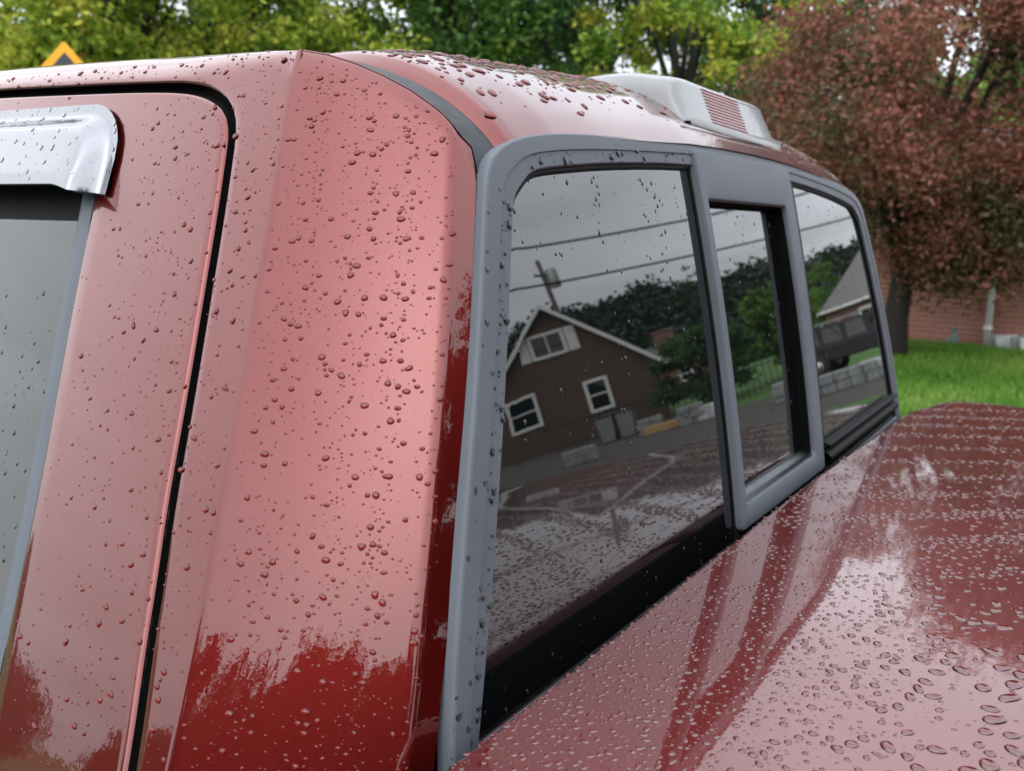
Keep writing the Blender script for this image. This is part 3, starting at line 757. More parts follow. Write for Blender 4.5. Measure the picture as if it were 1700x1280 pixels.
# pillar: drops gather in loose vertical runs
runs = [rng.uniform(.12, .95) for _ in range(16)]
for k in range(2300):
    a = runs[rng.integers(16)]+rng.normal()*.022 if rng.random() < .5 else rng.uniform(.1, .99)
    if not .04 < a < .985: continue
    z = rng.uniform(-.42, seam_z(a)-.006); p, n = num_n(pillar, a, z, .002, .002, 1)
    if n[0] > 0: n = -n
    S.append((p, n, np.cross(n, DOWN), two(.0026)))
rain('rain_drops', S, pil, 'water_on_red', .46, 2, .0)
S = []
def in_quarter(y, z):
    gy = np.interp(z, G[:110, 1], G[:110, 0]) if z < .07 else None
    return gy
for k in range(5200):
    y = rng.uniform(.08, .62); z = rng.uniform(-.42, .135)
    if z < .075 and y < KL(z)[1]+.004: continue
    if y < .155 and z > .075: continue
    d = np.min(np.hypot(G[:, 0]-y, G[:, 1]-z))
    if d < .0065: continue
    gz = np.interp(y, G[:, 0], G[:, 1]); gy = np.interp(min(z, .08), G[:100, 1], G[:100, 0])
    inside = y > gy and z < gz
    if inside:
        yi = np.interp(z, [q[1] for q in W_OUT[:9]], [q[0] for q in W_OUT[:9]])
        if y > yi-.004 and z < .088: continue
        if z > .012 and y > .332 and z < .105: continue
        if rng.random() < .25: continue
        # the skin next to the window frame stays drier
        if rng.random() < sstep(y-gy, .06, .15)*.75: continue
    p, n = num_n(side, y, z, .002, .002, 1)
    if n[0] > 0: n = -n
    S.append((p, n, np.cross(n, DOWN)+.5*DOWN*rng.normal(), two(.0027)))
rain('rain_drops', S, cab, 'water_on_red', .46, 3)
S = []
for k in range(5200):
    x = rng.uniform(.176, 1.23); y = .03+.34*rng.random()**1.1
    if rng.random() > (.2+.8*sstep(y, .04, .10)): continue
    if .55 < x < .88 and y < .23: continue
    p = roof(x, y); n = np.cross(roof(x+.003, y)-p, roof(x, y+.003)-p); S.append((p, n, np.array([rng.normal(), rng.normal(), 0]), rsize(.0008, .0048, 2.3)))
rain('rain_drops', S, roofo, 'water_on_red', .36, 4, 0, (1, 1.5))
S = []
for k in range(330):
    if rng.random() < .62:
        x = .0+rng.uniform(.004, .034); z = rng.uniform(-.33, .03); x += .362*(z+.33)
    else: x = rng.uniform(.17, .60); z = zb(x)-rng.uniform(.003, .022)
    S.append((rp(x, z, .006), rear_n(x, z), DOWN+.5*np.array([rng.normal(), 0, 0]), rsize(.0005, .0034, 2.6)))
rain('rain_drops', S, frame, 'water_on_grey', .45, 5, .3)
def glass_rain(n, x0, x1, z0f, z1, off, parent, seed, lo, hi):
    S = []; runs = [rng.uniform(x0, x1) for _ in range(9)]
    for k in range(n):
        x = runs[rng.integers(9)]+rng.normal()*.006 if rng.random() < .45 else rng.uniform(x0, x1)
        z = lerp(-.33, z1, 1-rng.random()**1.5)
        if x < .0373+.362*(z+.33)+.008 or x > 1.4-(.0373+.362*(z+.33)+.008) or x < x0 or x > x1: continue
        S.append((rp(x, z, off), rear_n(x, z), DOWN, rsize(lo, hi, 2.2)))
    rain('rain_drops', S, parent, 'water_on_glass', .40, seed, .2, (1.0, 1.6))
glass_rain(420, .05, .51, None, .045, -.001, gl, 6, .0004, .0020)
glass_rain(170, OX0+.005, OX1-.005, None, .02, -.009, gs, 7, .0004, .0019)
glass_rain(170, .89, 1.33, None, .04, -.001, gr, 8, .0004, .0019)
S = []
for k in range(800):
    y = rng.uniform(.34, .62); z = rng.uniform(-.40, -.03)
    yi = np.interp(z, [q[1] for q in WI], [q[0] for q in WI])
    if y < yi+.004 or rng.random() < sstep(z, -.14, -.02)*.85: continue
    p = side(y, z)+np.array([.012, 0, 0]); S.append((p, np.array([-.934, 0, .357]), DOWN, rsize(.0004, .0021, 2.4)))
rain('rain_drops', S, sglass, 'water_on_glass', .42, 9, .2)
S = []
for k in range(330):
    u = rng.uniform(.004, .45); t = rng.uniform(.03, .97)**1.4
    p = visor(u, t); n = np.cross(visor(u+.001, t)-p, visor(u, t+.01)-p)
    if n[0] > 0: n = -n
    S.append((p, n, DOWN, rsize(.0004, .0026, 2.4)))
rain('rain_drops', S, vis, 'water', .42, 10)
# bed cover: fine beads gathered in wiping arcs, larger ones towards the open sky side
S = []; look = np.array([math.cos(YAW), math.sin(YAW)])
while len(S) < 17000:
    t = rng.random()
    x = rng.uniform(-.2, 1.62); y = CY0-.006-rng.random()**1.25*.62
    if rng.random() < .5: x = rng.uniform(-.12, .75); y = CY0-.006-rng.random()**1.2*.42
    r0 = math.hypot(x+.9, y+1.6); ph = r0*2*math.pi/.085+1.1*math.sin(3*math.atan2(y+1.6, x+.9))+.8*math.sin(r0*9)
    dens = .05+.95*max(0, math.sin(ph))**2.5
    dist = math.hypot(x-CAM[0], y-CAM[1])
    if rng.random() > lerp(.55, dens, sstep(dist, .55, 1.0)): continue
    bigz = sstep(-y, .20, .34)*(1-sstep(x, .35, .6))
    if bigz > rng.random() and rng.random() < .80: continue
    rad = rsize(.0004, lerp(.0026, .0060, bigz), lerp(3.2, 2.6, bigz)) if x < .5 else rsize(.0009, .0034, 1.5)
    p = cover(x, y); S.append((p, np.array([0, 0, 1.0]), np.array([rng.normal(), rng.normal(), 0]), rad))
rain('rain_drops', S, cov, 'water_on_cover', .30, 11, 0, (1.0, 1.35))

# ================================================================== SETTING
def pol(az, d, o=(CAM[0], CAM[1])): return np.array([o[0]+d*math.cos(R(az)), o[1]+d*math.sin(R(az))])
RO = (.35, -.02)
# ground sheet with a gentle rise under the far lawn
gn = 120; ex = np.sign(np.linspace(-1, 1, gn))*np.abs(np.linspace(-1, 1, gn))**3*420
def ground_z(x, y):
    a = math.hypot(x-9.5, (y-1.0)*.6); return -.004+.16*math.exp(-((x-12.6)/1.5)**2)*math.exp(-((y-1.5)/5)**2)
gv = [(x, y, ground_z(x, y)) for x in ex for y in ex]
tag(mesh_obj('ground', gv, grid_faces(gn, gn, flip=True), 'lawn', None, True), kind='structure')
mb = MB(); dr = [(-3.2, -9), (4.2, -9), (4.2, 9), (-3.2, 9)]
mb.add([(x, y, .006) for x, y in dr]+[(x, y, -.05) for x, y in dr], [(0, 1, 2, 3), (0, 4, 5, 1), (1, 5, 6, 2), (2, 6, 7, 3), (3, 7, 4, 0)])
tag(mb.build('driveway', 'asphalt'), kind='structure')
yv = []; ya = np.linspace(-58, -4, 28)
for az in ya:
    for d in (5.0, 12.0, 18.0, (30.4 if az < -25 else 24.0)+.5*math.sin(az*.7)): p = pol(az, d, RO); yv.append((max(p[0], 4.3), p[1], .005))
tag(mesh_obj('work_yard', yv, grid_faces(len(ya), 4), 'soil'), kind='structure')
# grass on the visible lawn
def grass(n, seed):
    r_ = np.random.default_rng(seed); az = r_.uniform(2.5, 17, n); d = 6.0+9.3*r_.random(n)**.8
    x = CAM[0]+d*np.cos(np.radians(az)); y = CAM[1]+d*np.sin(np.radians(az))
    z = np.array([ground_z(a, b) for a, b in zip(x, y)]); tall = np.where(np.abs(d-13.9) < .9, 1.3, 1.0)
    h = r_.uniform(.05, .11, n)*tall; w = r_.uniform(.006, .014, n); a = r_.uniform(0, 6.28, n); le = r_.normal(0, .5, (n, 2))*h[:, None]
    P = np.stack([x, y, z], 1); dx = np.stack([np.cos(a)*w, np.sin(a)*w, np.zeros(n)], 1)
    V = np.stack([P-dx, P+dx, P+np.c_[le, h]], 1).reshape(-1, 3); return V, np.arange(3*n).reshape(-1, 3)
V, Fg = grass(42000, 5); tag(mesh_obj('lawn_grass', V, Fg, 'grass_blade'), 'short bright green grass of the lawn in front of the brick house', 'grass', kind='stuff')

# ---- trees
def leaves(cent, rad, n, size, seed):
    r_ = np.random.default_rng(seed); k = r_.integers(len(cent), size=n)
    P = cent[k]+r_.normal(size=(n, 3))*rad[k][:, None]*np.array([.55, .55, .42])
    a = r_.normal(size=(n, 3)); a /= np.linalg.norm(a, axis=1)[:, None]
    b = np.cross(a, r_.normal(size=(n, 3))); b /= np.linalg.norm(b, axis=1)[:, None]
    s = size*r_.uniform(.6, 1.3, n)[:, None]
    V = np.stack([P-a*s, P-b*s*.55, P+a*s, P+b*s*.55], 1).reshape(-1, 3)
    return V, np.arange(4*n).reshape(-1, 4)
def tree(name, label, group, base, height, crown_z0, rx, leafmat, n, size, seed, trunk_r=.16, nclump=70, shape=1.0, droop=0.0, cat='tree', lean=0.0, fork=.35, boxy=2.0, extra=(), shift=(0, 0)):
    r_ = np.random.default_rng(seed); root = tag(empty(name, (base[0], base[1], 0)), label, cat, group)
    cz = (height+crown_z0)/2; rz = (height-crown_z0)/2; C = []
    while len(C) < nclump:
        p = r_.uniform(-1, 1, 3); q = (np.abs(p)**boxy).sum()**(1/boxy)
        if q > 1 or q < .35*r_.random(): continue
        wz = 1-.25*max(0, p[2]+(.3 if shape > 1.5 else 0))*shape
        hs = max(0, p[2]+.5)/1.5; C.append((p[0]*rx*wz+lean*(p[2]+1)+shift[0]*hs, p[1]*rx*wz+shift[1]*hs, cz+p[2]*rz-droop*(p[0]**2+p[1]**2)))
    C = np.array(C+list(extra)); rad = r_.uniform(.16, .34, len(C))*rx*.62
    V, Fq = leaves(C, rad, n, size, seed+1)
    mesh_obj('crown', V, Fq, leafmat, root)
    mb = MB(); hz = height*fork
    mb.tube([(0, 0, -.1), (.02, .01, hz*.35), (lean*.2+.03, -.03, hz*.7), (lean*.3, 0, hz)], [trunk_r*1.35, trunk_r, trunk_r*.85, trunk_r*.75], 10)
    for k in r_.choice(len(C), min(16, len(C)), replace=False):
        c = C[k]; s = np.array([lean*.25, 0, hz*r_.uniform(.7, 1.0)]); m1 = lerp(s, c, .45)+np.array([0, 0, .12*height*r_.random()])
        mb.tube([s, lerp(s, m1, .5)+r_.normal(size=3)*.05, m1, lerp(m1, c, .6)+r_.normal(size=3)*.08, c], [trunk_r*.5, trunk_r*.38, trunk_r*.26, trunk_r*.15, trunk_r*.05], 6)
    mb.build('trunk', 'bark', root, True); return root
# red maple by the brick house
mb_ = pol(10.3, 12.6)
low = []
for k in range(46):
    q = pol(rng.uniform(1.0, 9.3), rng.uniform(11.2, 13.4)); low.append((q[0]-mb_[0], q[1]-mb_[1], rng.uniform(1.25, 2.8)))
tree('maple_tree', 'dark red leaved maple with low spreading crown on the lawn before the brick house', None, pol(10.3, 12.6), 6.9, 1.0, 3.0, 'leaf_maple', 170000, .034, 21, .15, 125, 2.2, .35, lean=0, fork=.26, extra=low, shift=(.3, -1.7))
bgt = 'green trees beyond the road'
spec = [ # az, D, height, z0, rx, mat, n, size, label
 (61.5, 24, 10.5, 2.0, 3.2, 'leaf_orange', 14000, .09, 'orange tinted tree turning to autumn colour, left of the yellow sign'),
 (55.5, 21, 12.0, 1.5, 3.4, 'leaf_yellow', 26000, .075, 'yellowish green tree standing right behind the yellow diamond sign'),
 (48.5, 23, 12.6, 1.5, 3.5, 'leaf_yellow', 26000, .075, 'light green tree between the sign and a white sky gap'),
 (51.5, 30, 15.0, 1.5, 4.0, 'leaf_deep', 14000, .12, 'dark green tree filling in behind the two light green trees'),
 (38.5, 27, 15.5, 1.5, 4.6, 'leaf_green', 24000, .09, 'mid green tree rising over the cab roof beside a sky gap'),
 (29.5, 29, 16.5, 1.5, 4.6, 'leaf_deep', 24000, .095, 'dark green tree over the middle of the cab roof'),
 (23.5, 24, 13.5, 1.2, 3.2, 'leaf_yellow', 20000, .08, 'bright yellow green tree behind the roof lamp'),
 (18.6, 34, 14.0, 1.5, 4.2, 'leaf_deep', 17000, .12, 'tall dark green tree rising behind the edge of the red maple'),
 (34.5, 40, 18.5, 1.5, 5.0, 'leaf_green', 11000, .20, 'far green tree seen between the nearer crowns'),
 (9.0, 38, 10.0, 1.5, 5.0, 'leaf_green', 7000, .20, 'green tree behind the brick house roof'),
]
for k, (az, D, h, z0, rx, lm, n, s, lab) in enumerate(spec):
    tree('broadleaf_tree', lab, bgt, pol(az, D), h, z0, rx, lm, int(n*1.55), s*1.05, 40+3*k, .2, 80)

# ---- yellow warning sign
sp_ = pol(58.5, 10.0); zc = 1.70+10.0*math.tan(R(9.23))-.52
sgn = tag(empty('warning_sign', (sp_[0], sp_[1], 0), R(58.5-90)), 'yellow diamond road sign with dark centre showing above the cab roof', 'road sign')
def diamond(h, y, th, r=.03):
    pts = []
    for k in range(4):
        a = R(90+90*k); c = np.array([math.cos(a), math.sin(a)])*h; t1 = np.array([math.cos(a-R(135)), math.sin(a-R(135))])
        for w in (-1, 0, 1):
            aa = a+R(45)*w; cc = c*(1-r*1.41/h)+r*np.array([math.cos(aa), math.sin(aa)]); pts.append(cc)
    n = len(pts); v = [(p[0]*.82, y, p[1]+zc) for p in pts]+[(p[0]*.82, y+th, p[1]+zc) for p in pts]
    return v, [tuple(range(n))[::-1], tuple(range(n, 2*n))]+[(i, (i+1) % n, n+(i+1) % n, n+i) for i in range(n)]
mb = MB(); mb.add(*diamond(.53, 0, .004)); mb.build('sign_plate', 'sign_yellow', sgn)
mb = MB(); mb.add(*diamond(.425, -.005, .003, .01)); mb.build('sign_symbol', 'sign_black', sgn)
mb = MB(); mb.box((0, .035, zc/2+.2), (.05, .05, zc+.4)); mb.build('sign_post', 'galvanised', sgn)

# ---- brick house behind the maple
A0 = pol(15.5, 15.4); B0 = pol(-2.0, 14.4); wdir = (B0-A0); WL = np.linalg.norm(wdir); ang = math.atan2(wdir[1], wdir[0])
bh = tag(empty('brick_house', (A0[0], A0[1], 0), ang), 'pink brick house with grey roof half hidden behind the red maple', 'house')
WH = 2.4
# local x along the wall, wall faces -y local (towards the camera): check side
fs = -1
mb = MB(); mb.box((WL/2, -fs*2.5, WH/2), (WL, 5.0, WH)); wl = mb.build('wall', 'mortar', bh)
bl, bhh, bt = .203, .064, .018
bmesh_v = None
def brick_mesh():
    m = MB(); m.box((0, 0, 0), (bl, bt, bhh), .004); o = m.build('brick', 'brick_clay', wl); return o
proto = brick_mesh(); first = True; rest = MB(); cnt = 0
nc = int(WH/.075); cand = []
for c in range(nc):
    x = -.1 if c % 2 else 0.0
    while x < WL-.05:
        x0 = max(x, .004); x1 = min(x+bl, WL-.004)
        cand.append((x0, x1, c)); x += .213
cx0 = xx_b = float(np.dot(pol(9.5, 14.9)-A0, wdir/WL))
cand.sort(key=lambda q: q[2])
for x0, x1, c in cand:
    full = abs((x1-x0)-bl) < .002; z = c*.075+.042; j = rng.uniform(-.002, .003)
    if full and cnt < 300 and cx0-.6 < x0 < cx0+1.7:
        o = proto if first else proto.copy()
        if not first: col.objects.link(o); o.parent = wl
        first = False; o.location = ((x0+x1)/2, fs*(bt/2-.004+j), z); cnt += 1
    else: rest.box(((x0+x1)/2, fs*(bt/2-.004+j), z), (x1-x0, bt, bhh))
o = rest.build('brick_field', 'brick_clay', wl); o['kind'] = 'stuff'
mb = MB(); y0, y1 = fs*.35, -fs*5.35; ym = (y0+y1)/2
mb.add([(-.3, y0, WH), (WL+.3, y0, WH), (WL+.3, y1, WH), (-.3, y1, WH), (-.3, ym, WH+1.0), (WL+.3, ym, WH+1.0)], [(0, 1, 5, 4), (3, 4, 5, 2), (0, 4, 3), (1, 2, 5), (0, 3, 2, 1)])
mb.build('roof', 'slate_shingle', bh)
mb = MB(); mb.box((WL/2, fs*.38, WH-.03), (WL+.6, .09, .10), .02); mb.build('gutter', 'white_paint', bh)
mb = MB(); xx = float(np.dot(pol(5.4, 14.75)-A0, wdir/WL)); yy = fs*.07
mb.tube([(xx, yy, WH-.05), (xx, yy, .17)], .045, 10); mb.tube([(xx, yy, .19), (xx-.015, yy*1.3, .09), (xx-.10, yy*2.6, .02)], .045, 10); dp = mb.build('downspout', 'white_paint', bh, True)
mb = MB(); mb.tube([(xx, yy, .36), (xx, yy, .42)], .062, 12); mb.build('downspout_collar', 'white_paint', dp, True)
# garden statue
stp = pol(7.2, 14.3); stt = tag(empty('garden_statue', (stp[0], stp[1], 0)), 'small weathered stone garden statue standing against the brick wall', 'statue')
mb = MB(); mb.box((0, 0, .04), (.16, .16, .08), .01); mb.build('plinth', 'statue_stone', stt)
mb = MB(); mb.lathe([(.001, .08), (.085, .08), (.09, .12), (.075, .17), (.085, .22), (.075, .27), (.04, .31), (.03, .325), (.042, .345), (.046, .37), (.036, .40), (.001, .415)], (0, 0, 0), 14); mb.tube([(-.07, 0, .26), (-.10, -.03, .20), (-.05, -.08, .18)], [.025, .022, .018], 8); mb.tube([(.07, 0, .26), (.10, -.03, .20), (.05, -.08, .18)], [.025, .022, .018], 8)
mb.build('figure', 'statue_stone', stt, True)
# leaning stone slabs beside the downspout
for k, (az, w, h, le, mt, lab) in enumerate(((4.92, .16, .36, .16, 'stone_grey', 'narrow grey stone slab leaning next to the white downspout'), (4.40, .27, .37, .13, 'stone_pale', 'wide pale stone slab between two darker leaning slabs'), (3.75, .22, .38, .12, 'stone_grey', 'broad grey stone slab behind the pale leaning slab'), (3.15, .30, .38, .10, 'stone_pale', 'pale stone slab at the far end of the leaning row'))):
    p = pol(az, 14.2-.12*k); o = tag(MB().box((0, 0, h/2-.01), (w, .05, h), .012).build('stone_slab', mt), lab, 'stone slab', 'stone slabs leaning in a row beside the house')
    o.location = (p[0], p[1], 0.0); o.rotation_euler = (-.12, -le, ang+.25)

# ================================================================== WHAT THE REAR WINDOW REFLECTS (right rear of the truck)
def face_origin(az, d, o=RO):
    p = pol(az, d, o); return p, R(az)+math.pi/2       # local +y points away from the truck, -y faces it
def house(name, label, az, D, W2, eave, apex, depth, wallmat, roofmat, wins, rot=0.0, gable=True, trim=.16):
    p, _ = face_origin(az, D); root = tag(empty(name, (p[0], p[1], 0), R(az)-math.pi/2+rot), label, 'house')
    mb = MB()
    v = [(-W2, 0, 0), (W2, 0, 0), (W2, 0, eave), (0, 0, apex), (-W2, 0, eave)]; v += [(x, depth, z) for x, y, z in v]
    if not gable: v[3] = (0, 0, eave); v[8] = (0, depth, eave)
    mb.add(v, [(0, 1, 2, 3, 4), (5, 9, 8, 7, 6), (0, 5, 6, 1), (1, 6, 7, 2), (0, 4, 9, 5)]); mb.build('wall', wallmat, root)
    mb = MB(); ov = .32
    if gable:
        for s in (-1, 1):
            sl = (apex-eave)/W2; x1 = s*(W2+ov); z1 = eave-ov*sl
            a = [(0, -ov, apex+.02), (x1, -ov, z1+.02), (x1, depth+ov, z1+.02), (0, depth+ov, apex+.02)]
            mb.add(a+[(x, y, z+.12) for x, y, z in a], [(0, 1, 2, 3), (4, 7, 6, 5), (0, 4, 5, 1), (1, 5, 6, 2), (2, 6, 7, 3), (3, 7, 4, 0)])
    else:
        ym = depth/2
        for a in ([(-W2-ov, -ov, eave), (W2+ov, -ov, eave), (W2*.6, ym, apex), (-W2*.6, ym, apex)], [(W2+ov, depth+ov, eave), (-W2-ov, depth+ov, eave), (-W2*.6, ym, apex), (W2*.6, ym, apex)], [(-W2-ov, depth+ov, eave), (-W2-ov, -ov, eave), (-W2*.6, ym, apex)], [(W2+ov, -ov, eave), (W2+ov, depth+ov, eave), (W2*.6, ym, apex)]):
            mb.add(a, [tuple(range(len(a)))])
        mb.add([(-W2-ov, -ov, eave-.01), (W2+ov, -ov, eave-.01), (W2+ov, depth+ov, eave-.01), (-W2-ov, depth+ov, eave-.01)], [(0, 3, 2, 1)])
    rf = mb.build('roof', roofmat, root)
    if gable:
        for s in (-1, 1):
            sl = (apex-eave)/W2; a = math.atan(sl)
            mb = MB(); mb.add([(0, -ov-.03, apex+.15), (s*(W2+ov+.05), -ov-.03, eave-(ov+.05)*sl+.15), (s*(W2+ov+.05), -ov-.03, eave-(ov+.05)*sl-.06), (0, -ov-.03, apex-.06),
                              (0, -ov, apex+.15), (s*(W2+ov+.05), -ov, eave-(ov+.05)*sl+.15), (s*(W2+ov+.05), -ov, eave-(ov+.05)*sl-.06), (0, -ov, apex-.06)], [(0, 3, 2, 1), (4, 5, 6, 7), (0, 1, 5, 4), (2, 3, 7, 6), (1, 2, 6, 5)])
            mb.build('rake_board', 'white_paint', rf)
    else:
        mb = MB(); mb.box((0, -ov-.04, eave+.02), (2*(W2+ov), .10, .14), .02); mb.build('gutter', 'white_paint', rf)
    for (x, z, w, h, kind) in wins:
        mb = MB(); t = .13
        for bx_, bz_, bw, bh_ in ((x-w/2+t/2, z, t, h), (x+w/2-t/2, z, t, h), (x, z+h/2-t/2, w-2*t, t), (x, z-h/2+t/2, w-2*t, t)): mb.box((bx_, -.03, bz_), (bw, .10, bh_), .012)
        fr_ = mb.build('window', 'white_paint', root)
        mb = MB(); mb.box((x, .0, z), (w-2*t, .03, h-2*t)); mb.build('pane', 'window_pane', fr_)
        mb = MB(); 
        if kind == 'slide': mb.box((x, -.02, z), (.05, .05, h-2*t))
        else: mb.box((x, -.02, z+.02), (w-2*t, .05, .06))
        mb.build('sash_bar', 'white_paint', fr_)
        if kind == 'slide':
            for s in (-1, 1):
                mb = MB(); sx = x+s*(w/2+.24); mb.box((sx, -.03, z), (.40, .04, h*.98), .01)
                for q in np.linspace(-.42, .42, 10): mb.box((sx, -.055, z+q*h), (.32, .016, .035))
                mb.build('shutter', 'white_paint', fr_)
    return root
T = lambda el, D: 1.70+D*math.tan(R(el))
D = 31.0
gx_ = lambda az, az0=-32.1: -D*math.tan(R(az-az0))*-1   # local x grows towards larger azimuth? set below
# local x axis = Rz(az-90deg) x -> points to azimuth az-90 (away from increasing azimuth), so x = -D*tan(daz)
LX_ = lambda az: -D*math.tan(R(az+32.1))
W2h = abs(LX_(-25.9))
house('gabled_house', 'dark brown brick house with white gable trim and white framed windows', -32.1, D, W2h, T(1.35, D), T(7.7, D), 9.0, 'brick_brown', 'slate_shingle',
      [(LX_(-32.45), T(4.85, D), D*math.tan(R(2.5)), D*math.tan(R(1.95)), 'slide'), (LX_(-30.2), T(.05, D), D*math.tan(R(1.7)), D*math.tan(R(2.55)), 'hung'), (LX_(-35.45), T(.3, D), D*math.tan(R(2.3)), D*math.tan(R(2.65)), 'hung')])
h2 = house('hipped_house', 'low pink brick house with grey hipped roof beyond the parked four wheel drive', -9.2, 42, 4.0, T(.75, 42), T(4.6, 42), 9.0, 'brick_pink', 'slate_shingle', [(-2.2, 1.3, 1.2, 1.2, 'hung'), (1.6, 1.3, 1.2, 1.2, 'hung')], rot=.25, gable=False)
h3 = house('far_house', 'distant house with dark roof and brick chimney below the wooded hill', -25.6, 62, 4.0, T(.5, 62), T(2.5, 62), 7.0, 'brick_pink', 'slate_shingle', [(-1.5, 1.4, 1.0, 1.2, 'hung')], gable=False)
mb = MB(); mb.box((-.8, 3.2, T(2.4, 62)), (1.6, .9, 2.2)); mb.box((-.8, 3.2, T(2.4, 62)+1.15), (1.8, 1.1, .2), .03); mb.build('chimney', 'brick_pink', h3)
# utility pole and cables
pp = pol(-31.0, 44, RO); up = tag(empty('utility_pole', (pp[0], pp[1], 0)), 'wooden utility pole with transformer can behind the gabled house', 'utility pole')
mb = MB(); mb.tube([(0, 0, 0), (0, 0, T(11.2, 44))], [.17, .12], 12); mb.build('pole', 'pole_wood', up, True)
mb = MB(); mb.box((0, 0, T(10.0, 44)), (1.6, .1, .12)); mb.build('crossarm', 'pole_wood', up)
mb = MB(); mb.lathe([(.001, -.55), (.28, -.55), (.30, -.5), (.30, .5), (.26, .58), (.001, .6)], (.25, .36, T(9.6, 44)), 14); mb.build('transformer', 'galvanised', up, True)
mb = MB()
for x in (-.7, .7): mb.lathe([(.02, 0), (.06, .02), (.06, .10), (.03, .14), (.001, .15)], (x, 0, T(10.0, 44)+.06), 8)
mb.build('insulator', 'stone_pale', up, True)
for (e0, e1, lab) in ((12.6, 9.1, 'upper black overhead cable crossing the sky behind the truck'), (9.65, 6.4, 'lower black overhead cable crossing the sky behind the truck')):
    D0 = 20.0; a0, a1 = (-32.8, -12.4) if e0 > 10 else (-33.8, -10.4)
    h = D0*math.tan(R(e0)); D1 = h/math.tan(R(e1)); p0 = pol(a0, D0, RO); p1 = pol(a1, D1, RO); d_ = p1-p0
    pts = [(*(p0+d_*t), 1.7+h+.10*((t-.5)**2*4-1)) for t in np.linspace(-1.0, 2.0, 25)]
    tag(MB().tube(pts, .034, 6).build('overhead_cable', 'cable', None, True), lab, 'cable', 'overhead cables')
# wooded hill
hv = []; naz, nd = 110, 26; azs = np.linspace(-100, 40, naz)
def ridge(az): return float(np.interp(az, [-100, -60, -40, -28.6, -25.4, -20.8, -17.8, -14.4, -11, 0, 20, 40], [4.7, 5.7, 6.8, 7.3, 7.1, 6.1, 5.9, 5.2, 4.7, 3.9, 2.8, 1.3]))
def hill_pt(az, t):
    Dd = lerp(95, 210, t); top = 1.7+190*math.tan(R(ridge(az)))-5
    z = -2+top*sstep(t, 0, .82)-top*.25*sstep(t, .85, 1); z += 1.2*math.sin(az*.9+t*7)+.8*math.sin(az*2.1-t*11)
    p = pol(az, Dd, RO); return np.array([p[0], p[1], z])
hv = [hill_pt(az, t) for az in azs for t in np.linspace(0, 1, nd)]
tag(mesh_obj('hill', hv, grid_faces(naz, nd), 'woods_floor', None, True), kind='structure')
r_ = np.random.default_rng(77); cl = np.array([hill_pt(r_.uniform(-62, 15), r_.random()**.8)+np.array([0, 0, r_.uniform(1.5, 4.5)]) for _ in range(4200)])
V, Fq = leaves(cl, r_.uniform(1.8, 3.4, len(cl)), 90000, .75, 78)
tag(mesh_obj('hillside_woods', V, Fq, 'leaf_hill'), 'dark wooded hillside rising behind the houses', 'woods', kind='stuff')
# yard trees and bushes seen in the glass
tree('round_bush', 'large rounded green bush beside the brown brick gabled house', None, pol(-23.0, 29, RO), T(2.5, 29), .2, 2.0, 'leaf_deep', 11000, .09, 301, .1, 60, cat='bush')
tree('garden_tree', 'dense green garden tree beyond the black fence', 'trees round the yard', pol(-17.3, 34, RO), T(4.1, 34), .6, 1.7, 'leaf_green', 7000, .12, 311, .12, 50)
tree('garden_tree', 'green garden tree before the grey hipped roof', 'trees round the yard', pol(-13.9, 62, RO), T(4.2, 62), .6, 2.6, 'leaf_green', 8000, .12, 321, .12, 50)
bt_ = tree('bare_tree', 'nearly bare tree sticking up over the wooded hill', None, pol(-21.6, 60, RO), T(7.6, 60), 5.0, 1.9, 'leaf_dark', 500, .14, 331, .15, 26)
# fence, blocks, lumber, bins
fp = pol(-24.6, 26, RO); fe = tag(empty('iron_fence', (fp[0], fp[1], 0), R(-24.6)-math.pi/2), 'black metal picket fence along the lawn by the bush', 'fence')
for z in (.25, 1.0):
    mb = MB(); mb.box((0, 0, z), (9.0, .03, .035)); mb.build('rail', 'fence_black', fe)
pk = None
for k in range(46):
    x = -4.5+k*.2
    if pk is None: pk = MB().box((0, 0, .58), (.022, .022, 1.16)).build('picket', 'fence_black', fe); o = pk
    else: o = pk.copy(); col.objects.link(o); o.parent = fe
    o.location = (x, .025, 0)
for k, (az, D_, w, d, h, mt, lab) in enumerate(((-24.6, 22.5, .75, .5, .55, 'stone_grey', 'stack of grey wall blocks next to the yellow lumber'), (-23.3, 22.5, .9, .5, .42, 'stone_pale', 'low pale block stack in front of the black fence'), (-27.4, 23.5, .7, .5, .5, 'stone_grey', 'grey block stack in front of the house corner'), (-32.5, 20, .8, .5, .40, 'stone_grey', 'low grey block stack in front of the house wall'), (-17.3, 20, 1.0, .6, .5, 'stone_grey', 'grey block stack by the garden tree'), (-13.9, 18.5, 1.7, .5, .45, 'stone_grey', 'long grey block stack in front of the parked four wheel drive'), (-11.5, 18.8, .7, .5, .45, 'stone_pale', 'small pale block stack beside the long grey one'))):
    p = pol(az, D_, RO); root = tag(empty('block_stack', (p[0], p[1], .005), R(az)-math.pi/2+rng.normal()*.1), lab, 'stone blocks', 'stacks of wall blocks in the yard')
    nrow = max(2, int(h/.16)); hb = h/nrow
    for r__ in range(nrow):
        m_ = max(2, int(w/.32)); wb = w/m_
        for c in range(m_): MB().box((-w/2+(c+.5)*wb+(r__ % 2)*.04, rng.uniform(-.03, .03), (r__+.5)*hb), (wb-.015, d, hb-.008), .015).build('block', mt, root)
p = pol(-26.0, 23, RO); lu = tag(empty('lumber_pile', (p[0], p[1], .005), R(-26)-math.pi/2), 'small pile of yellow lumber beside the grey block stack', 'lumber')
for k in range(6): MB().box((rng.uniform(-.05, .05), (k % 2)*.16, .05+.075*(k//2)), (1.5, .14, .07), .004).build('plank', 'lumber', lu)
